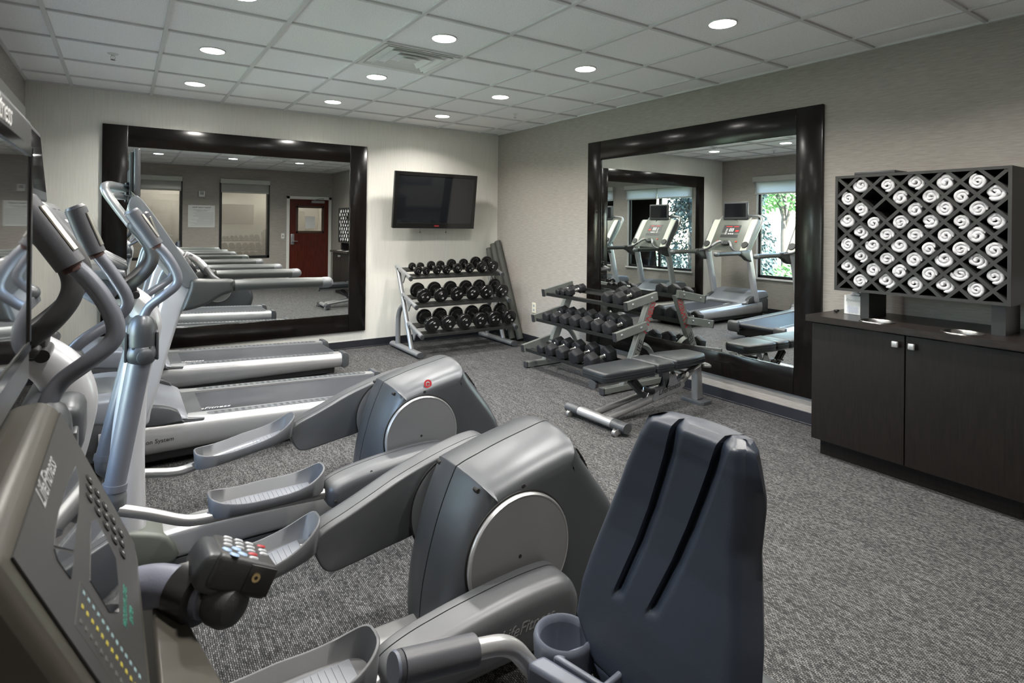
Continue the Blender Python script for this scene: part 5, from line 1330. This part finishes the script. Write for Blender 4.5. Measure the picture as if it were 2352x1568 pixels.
# pivot plates, adjuster ladder
for s in (-1, 1):
    bm = NB(); slab(bm, [(3.34, .125), (3.36, .175), (3.40, .195), (3.49, .215), (3.52, .30), (3.55, .335), (3.585, .30), (3.61, .235), (3.68, .22), (3.67, .18), (3.45, .140)], *sorted((BYC-.055+s*.036, BYC-.055+s*.030)), plane='XZ', n=3)
    pp = obj('pivot_plate', bm, 'silver', t, off, 30)
    if s < 0: text_obj('plate_print', 'LifeFitness', .060, 'black_print', face_mtx((3.515, BYC-.055-.0368, .196), (1, 0, .14), (0, 0, 1)), pp, .3, .0003, .0004, off=off)
    bm = NB(); cyl(bm, (3.55, BYC-.055+s*.026, .312), (3.55, BYC-.055+s*.044, .312), .012, seg=16); obj('pivot_bolt', bm, 'dark', pp, off)
bm = NB(); tube(bm, [(3.18, cy, .31), (3.27, cy, .22), (3.40, BYC-.03, .175)], .02, 10, 1); box(bm, 3.13, 3.33, cy-.025, cy+.025, .20, .235, .004, 1, rot=Matrix.Rotation(.75, 3, 'Y')); obj('adjuster_ladder', bm, 'dark', t, off)
bm = NB(); tube(bm, [(3.24, cy-.05, .215), (3.30, cy-.0, .22), (3.36, BYC-.01, .215)], .009, 10, 4); obj('adjuster_pin', bm, 'chrome', t, off)
bm = NB(); tube(bm, [(3.64, cy-.06, .27), (3.80, cy-.05, .30), (3.90, cy-.05, .33)], .016, 10, 3); cyl(bm, (3.70, cy-.09, .285), (3.70, cy+.07, .285), .02, seg=14); obj('seat_adjuster', bm, 'chrome', t, off)

# ================================================================== ROLLED MATS in the corner
random.seed(5)
def roll(x0, y0, x1, y1, z1, r, lab):
    t = bpy.data.objects.new('rolled_mat', None); C.objects.link(t); t.location = (x0, y0, 0)
    bm = NB(); turns = 3.2; n = 70; th = r/(turns+.6)*.72
    d = Vector((x1-x0, y1-y0, z1)); Ln = d.length
    out = []; inn = []
    for k in range(n+1):
        a = k/n*turns*2*PI; rr = r*.18+(r-r*.18)*k/n; out.append((math.cos(a)*rr, math.sin(a)*rr)); inn.append((math.cos(a)*(rr-th), math.sin(a)*(rr-th)))
    prof = [Vector(p) for p in out]+[Vector(p) for p in reversed(inn)]
    q = Vector((0, 0, 1)).rotation_difference(d.normalized())
    A = [bm.verts.new(q @ Vector((p.x, p.y, 0))) for p in prof]; B = [bm.verts.new(q @ Vector((p.x*(1+.05*math.sin(i*.2)), p.y, Ln+.012*math.sin(i*.13)))) for i, p in enumerate(prof)]
    N = len(prof)
    for k in range(N): bm.faces.new((A[k], A[(k+1) % N], B[(k+1) % N], B[k]))
    for R_ in (A, B):
        for k in range(n): bm.faces.new((R_[k], R_[k+1], R_[N-2-k], R_[N-1-k]))
    mn = min(v.co.z for v in bm.verts); bmesh.ops.translate(bm, verts=bm.verts, vec=(0, 0, -mn+.001))
    o = obj('rolled_mat', bm, 'mat', None, smooth=40); o.location = (x0, y0, 0); bpy.data.objects.remove(t)
    tag(o, lab, 'rolled mat', 'rolled exercise mats in the corner')
roll(4.02, 6.10, 4.005, 6.455, 1.12, .042, 'dark rolled exercise mat leaning in the corner, leftmost and shortest of the three')
roll(4.075, 5.98, 4.065, 6.44, 1.17, .048, 'dark rolled exercise mat leaning in the corner, middle of the three')
roll(4.128, 5.88, 4.128, 6.43, 1.20, .050, 'dark rolled exercise mat leaning in the corner, rightmost and tallest of the three')

# ================================================================== TELEVISION on the back wall
t = thing('television', 'black flat television tilted down on the cream back wall above the round dumbbells', 'television', (3.15, YB, 1.73)); off = (3.15, YB, 1.73)
Mt = Matrix.Translation((3.15, 6.31, 1.735)) @ Matrix.Rotation(.125, 4, 'X')
# local: x right, y depth (front at -.03), z up
def tbox(bm, *a, **k): v = box(bm, *a, **k); xf(bm, v, Mt)
bm = NB(); tbox(bm, -.548, .548, -.028, .02, -.335, .335, bev=.008, seg=2); tb = obj('tv_body', bm, 'tv_bezel', t, off)
bm = NB()
for b_ in ((-.548, -.50, -.335, .335), (.50, .548, -.335, .335), (-.50, .50, .29, .335), (-.50, .50, -.335, -.27)): tbox(bm, b_[0], b_[1], -.034, -.027, b_[2], b_[3], bev=.003, seg=1)
obj('tv_bezel', bm, 'tv_bezel', tb, off)
bm = NB(); tbox(bm, -.50, .50, -.030, -.0285, -.27, .29); obj('tv_screen', bm, 'screen', tb, off, None)
text_obj('tv_logo', 'VIZIO', .026, 'red', Mt @ face_mtx((.02, -.0345, -.305), (1, 0, 0), (0, 0, 1)), tb, 0, .0003, .001, off=off)
bm = NB(); box(bm, 2.95, 3.35, YB-.025, YB-.001, 1.60, 1.90, .004, 1); box(bm, 3.0, 3.04, 6.36, YB-.02, 1.55, 1.95, .003, 1); box(bm, 3.28, 3.32, 6.36, YB-.02, 1.55, 1.95, .003, 1); obj('tv_bracket', bm, 'dark', t, off)
for x in (2.985, 3.335):
    bm = NB(); tube(bm, [(x, 6.38, 1.42), (x, 6.385, 1.36)], .0015, 6, 1); lathe(bm, [(0, -.012), (.008, -.010), (.005, .002), (0, .012)], (x, 6.385, 1.355)); obj('release_cord', bm, 'black', t, off)

# ================================================================== CABINET, COUNTER, TOWEL RACK
t = thing('cabinet', 'dark brown two door cabinet against the right wall below the towel rack', 'cabinet', (3.95, 1.42, 0)); off = (3.95, 1.42, 0)
bm = NB(); box(bm, 3.690, XR-.012, .895, 1.965, .10, .850); obj('cabinet_body', bm, 'cab_wood', t, off, None)
bm = NB(); box(bm, 3.730, XR-.012, .93, 1.935, 0, .10); obj('toe_kick', bm, 'cab_wood', t, off, None)
for y0_, y1_, yk in ((1.437, 1.963, 1.475), (.905, 1.431, 1.393)):
    bm = NB(); box(bm, 3.668, 3.688, y0_, y1_, .106, .842, .0015, 1); d_ = obj('door', bm, 'cab_wood', t, off, None)
    bm = NB(); cyl(bm, (3.640, yk, .79), (3.668, yk, .79), .007, seg=12); box(bm, 3.630, 3.646, yk-.017, yk+.017, .772, .808, .006, 3); obj('knob', bm, 'silver_bright', d_, off)
bm = NB()
# counter with two round holes: built as a grid of strips around the holes
import itertools
HC = [(3.735, 1.61, .085), (3.735, 1.19, .085)]
x0_, x1_, y0_, y1_ = 3.625, XR-.012, .86, 1.985
ys_ = [y0_]; 
for hx, hy, hr in sorted(HC, key=lambda h: h[1]): ys_ += [hy-hr-.02, hy+hr+.02]
ys_.append(y1_)
for i in range(0, len(ys_)-1):
    a, b_ = ys_[i], ys_[i+1]
    if i % 2 == 0: box(bm, x0_, x1_, a, b_, .855, .893)
    else:
        hx, hy, hr = sorted(HC, key=lambda h: h[1])[i//2]
        n = 40; rect = []; circ = []
        for k in range(n):
            q = 2*PI*k/n+PI/4; cx, sy = math.cos(q), math.sin(q); m_ = max(abs(cx), abs(sy)); R_ = hr+.02
            rect.append((hx+cx/m_*R_, hy+sy/m_*R_)); circ.append((hx+cx*hr, hy+sy*hr))
        for z, fl in ((.893, 1), (.855, -1)):
            A = [bm.verts.new((*p, z)) for p in rect]; B = [bm.verts.new((*p, z)) for p in circ]
            for k in range(n): bm.faces.new((A[k], A[(k+1) % n], B[(k+1) % n], B[k]))
        A = [bm.verts.new((*p, .893)) for p in circ]; B = [bm.verts.new((*p, .855)) for p in circ]
        for k in range(n): bm.faces.new((A[k], A[(k+1) % n], B[(k+1) % n], B[k]))
        box(bm, x0_, hx-hr-.02, a, b_, .855, .893); box(bm, hx+hr+.02, x1_, a, b_, .855, .893)
ct = obj('countertop', bm, 'counter', None, smooth=None); tag(ct, 'dark laminate countertop with two round chrome chutes, on the two door cabinet', 'countertop')
for hx, hy, hr in HC:
    bm = NB(); lathe(bm, [(hr+.010, .0), (hr+.008, .004), (hr, .0035), (hr-.004, -.002), (hr-.006, -.0375)], (hx, hy, .8935), seg=48, caps=False); v = bm.verts
    o = obj('chute_ring', bm, 'chute_steel', ct, smooth=50)
# two posts and the lattice box
bx0, bx1, by0, by1, bz0, bz1 = 3.755, 4.045, .993, 1.872, 1.055, 1.777
t = thing('towel_rack', 'charcoal diamond lattice towel rack on two posts above the countertop', 'towel rack', (3.9, 1.43, .893)); off = (3.9, 1.43, .893)
for y0_, y1_ in ((1.685, 1.735), (1.025, 1.085)):
    bm = NB(); box(bm, 3.80, 4.03, y0_, y1_, .8935, bz0); obj('post', bm, 'box_wood_dark', t, off, None)
bm = NB(); th = .016
for b_ in ((bx0, bx1, by0, by1, bz0, bz0+th), (bx0, bx1, by0, by1, bz1-th, bz1), (bx0, bx1, by0, by0+th, bz0+th, bz1-th), (bx0, bx1, by1-th, by1, bz0+th, bz1-th), (bx1-.008, bx1, by0+th, by1-th, bz0+th, bz1-th)): box(bm, *b_)
obj('rack_case', bm, 'box_wood', t, off, None)
NCx, NCz = 6, 5; dy, dz_ = (by1-by0)/NCx, (bz1-bz0)/NCz
hw = .0088
def clipline(p, d):
    # segment of the line p + k d inside the box opening
    lo, hi = -40, 40
    for c, v, a, b_ in ((p[0], d[0], by0+th*.5, by1-th*.5), (p[1], d[1], bz0+th*.5, bz1-th*.5)):
        k0, k1 = (a-c)/v, (b_-c)/v; lo, hi = max(lo, min(k0, k1)), min(hi, max(k0, k1))
    return lo, hi
for sgn in (1, -1):
    for k in range(-NCz-1, NCx+NCz+1):
        p = (by1-k*dy, bz1); d = (-dy/2*sgn*-1, -dz_/2)
        lo, hi = clipline(p, d)
        if hi-lo < .3: continue
        a = Vector((p[0]+d[0]*lo, p[1]+d[1]*lo)); b_ = Vector((p[0]+d[0]*hi, p[1]+d[1]*hi)); n2 = Vector((-(b_-a).y, (b_-a).x)).normalized()*hw
        bm = NB(); xa, xb = bx0+.002+(.0006 if sgn > 0 else 0), bx1-.01
        q = [a+n2, b_+n2, b_-n2, a-n2]
        A = [bm.verts.new((xa, w.x, w.y)) for w in q]; B = [bm.verts.new((xb, w.x, w.y)) for w in q]
        bm.faces.new(A); bm.faces.new(B[::-1])
        for i in range(4): bm.faces.new((A[i], A[(i+1) % 4], B[(i+1) % 4], B[i]))
        obj('lattice_slat', bm, 'box_wood', t, off, None)

# rolled towels
def towel_mesh(seed):
    random.seed(seed); bm = NB(); turns = random.uniform(1.5, 2.1); n = 64; r0, r1 = .0045, random.uniform(.036, .041)
    pitch = (r1-r0)/turns; th_ = pitch*1.03
    ph = random.uniform(0, 2*PI); fx, fy = random.uniform(.9, 1.15), random.uniform(.9, 1.05)
    rows = []
    LT = [(0.005, .30), (0.0, .55), (-.001, .72)]      # rounded front lip: (x, share of thickness)
    prof = [(.0075, -.5), (.0035, -.44), (.0, -.26), (-.0012, 0), (.0, .26), (.0035, .44), (.0075, .5)]
    tail = 5
    for k in range(n+1+tail):
        a = k/n*turns*2*PI
        if k <= n: rr = r0+(r1-r0)*k/n; cy_, cz_ = math.cos(a+ph)*rr*fx, math.sin(a+ph)*rr*fy; nn = Vector((math.cos(a+ph), math.sin(a+ph)))
        else:
            j = k-n; tn = Vector((-nn0.y, nn0.x)); cy_, cz_ = last[0]+tn.x*.0042*j-nn0.x*.001*j*j*.2, last[1]+tn.y*.0042*j-nn0.y*.001*j*j*.2; nn = nn0
        if k == n: nn0 = nn; last = (cy_, cz_)
        lump = .003*noise.noise(Vector((cy_*60+seed, cz_*60, seed)))
        w = th_*(1+.18*noise.noise(Vector((k*.25, seed, 0))))*(1 if k < n+tail-1 else .6)
        row = [bm.verts.new((.26, cy_-nn.x*w/2, cz_-nn.y*w/2))]
        for x, s_ in prof: row.append(bm.verts.new((x+lump*1.5+.004*noise.noise(Vector((k*.13, seed*3.1, 2))), cy_+nn.x*w*s_, cz_+nn.y*w*s_)))
        row.append(bm.verts.new((.26, cy_+nn.x*w/2, cz_+nn.y*w/2))); rows.append(row)
    m_ = len(rows[0])
    for A, B in zip(rows, rows[1:]):
        for k in range(m_-1): bm.faces.new((A[k], B[k], B[k+1], A[k+1]))
        bm.faces.new((A[m_-1], B[m_-1], B[0], A[0]))
    bm.faces.new(rows[0]); bm.faces.new(rows[-1][::-1])
    mz = min(v.co.z for v in bm.verts)
    bmesh.ops.recalc_face_normals(bm, faces=bm.faces)
    me = bpy.data.meshes.new('rolled_towel'); bm.to_mesh(me); bm.free(); me.materials.append(M['towel']); me.shade_smooth(); me.set_sharp_from_angle(angle=math.radians(70))
    # lowest corner distance towards the two sloping slats
    c = max((-v.co.y*.7-v.co.z*.7) for v in me.vertices); c2 = max((v.co.y*.7-v.co.z*.7) for v in me.vertices)
    return me, max(c, c2)
TM = [towel_mesh(s) for s in range(12)]
random.seed(21)
colA = [by1-(k+1)*dy for k in range(5)]; colB = [by1-(k+.5)*dy for k in range(6)]
cells = []
for ci, y in enumerate(colB):
    for r in range(4): cells.append((2*ci, 2*r+1, y, bz1-(r+1)*dz_))
for ci, y in enumerate(colA):
    for r in range(5): cells.append((2*ci+1, 2*r, y, bz1-(r+.5)*dz_))
empty_cells = {(2, 1), (3, 2)}
cn = ['first', 'second', 'third', 'fourth', 'fifth', 'sixth', 'seventh', 'eighth', 'ninth', 'tenth', 'eleventh']
for c, r, y, z in sorted(cells):
    if (c, r) in empty_cells: continue
    i = random.randrange(12); me, cc = TM[i]
    o = bpy.data.objects.new('rolled_towel', me); C.objects.link(o)
    half = .7*.0735-hw; sc_ = random.uniform(.92, 1.04)
    o.scale = (1, sc_, sc_)
    drop = (half-cc*sc_)/.7
    o.location = (bx0+.012+random.uniform(-.004, .006), y+random.uniform(-.002, .002), z-max(-.012, drop)+.002)
    tag(o, 'white rolled towel, %s staggered column from the left, %s row from the top' % (cn[c], cn[r]), 'towel', 'rolled white towels in the lattice rack')

# small things on the counter and on the rack
t = thing('tissue_box', 'white tissue box with pale print standing on the counter beside the left post', 'tissue box', (3.93, 1.825, .893)); off = (3.93, 1.825, .893)
bm = NB(); box(bm, 3.89, 3.99, 1.775, 1.875, .8935, 1.015, .002, 1); tb_ = obj('carton', bm, 'white_print', t, off, None)
bm = NB(); tube(bm, [(3.94, 1.80, 1.016), (3.94, 1.825, 1.030), (3.94, 1.85, 1.016)], .012, 8, 5); obj('tissue', bm, 'towel', t, off)
text_obj('carton_print', 'Envision', .026, 'grey_print', face_mtx((3.8895, 1.822, .985), (0, -1, 0), (0, 0, 1)), tb_, .3, .0002, off=off)
bm = NB()
for k in range(6): lathe(bm, [(0, .0006), (.014, .0005), (.014, 0)], (3.8895, 1.80+(k % 3)*.022, .915+.020*(k//3)), (Vector((-1, 0, 0)), Vector((0, 1, 0)), Vector((0, 0, 1))), 12)
obj('carton_pattern', bm, plain('pale_blue_print', (.55, .58, .66), .6), tb_, off, None)
bm = NB(); tube(bm, [(3.96, 1.955, .899), (3.92, 1.94, .900), (3.90, 1.925, .899)], .005, 8, 4); box(bm, 3.935, 3.975, 1.945, 1.965, .8935, .904, .003, 1)
tag(obj('key_clip', bm, 'black', None), 'small black clip lying on the counter left of the tissue box', 'clip')
bm = NB(); box(bm, 3.80, 3.97, 1.55, 1.78, bz1+.0005, bz1+.022, .004, 2); t2 = obj('disc_player', bm, 'dark', None); tag(t2, 'flat black box lying on top of the towel rack', 'box')
t = thing('paper_towel_roll', 'white paper towel roll standing on the counter, seen in the left mirror', 'paper towel', (4.05, .93, .893)); off = (4.05, .93, .893)
bm = NB(); lathe(bm, [(.02, 0.002), (.055, 0.002), (.055, .28), (.02, .28)], (4.05, .93, .893)); obj('paper_roll', bm, 'towel', t, off, 40)
bm = NB(); lathe(bm, [(0, .0), (.05, .0), (.05, .002), (0, .002)], (4.05, .93, .8935)); cyl(bm, (4.05, .93, .895), (4.05, .93, 1.20), .006); obj('roll_holder', bm, 'chrome', t, off)
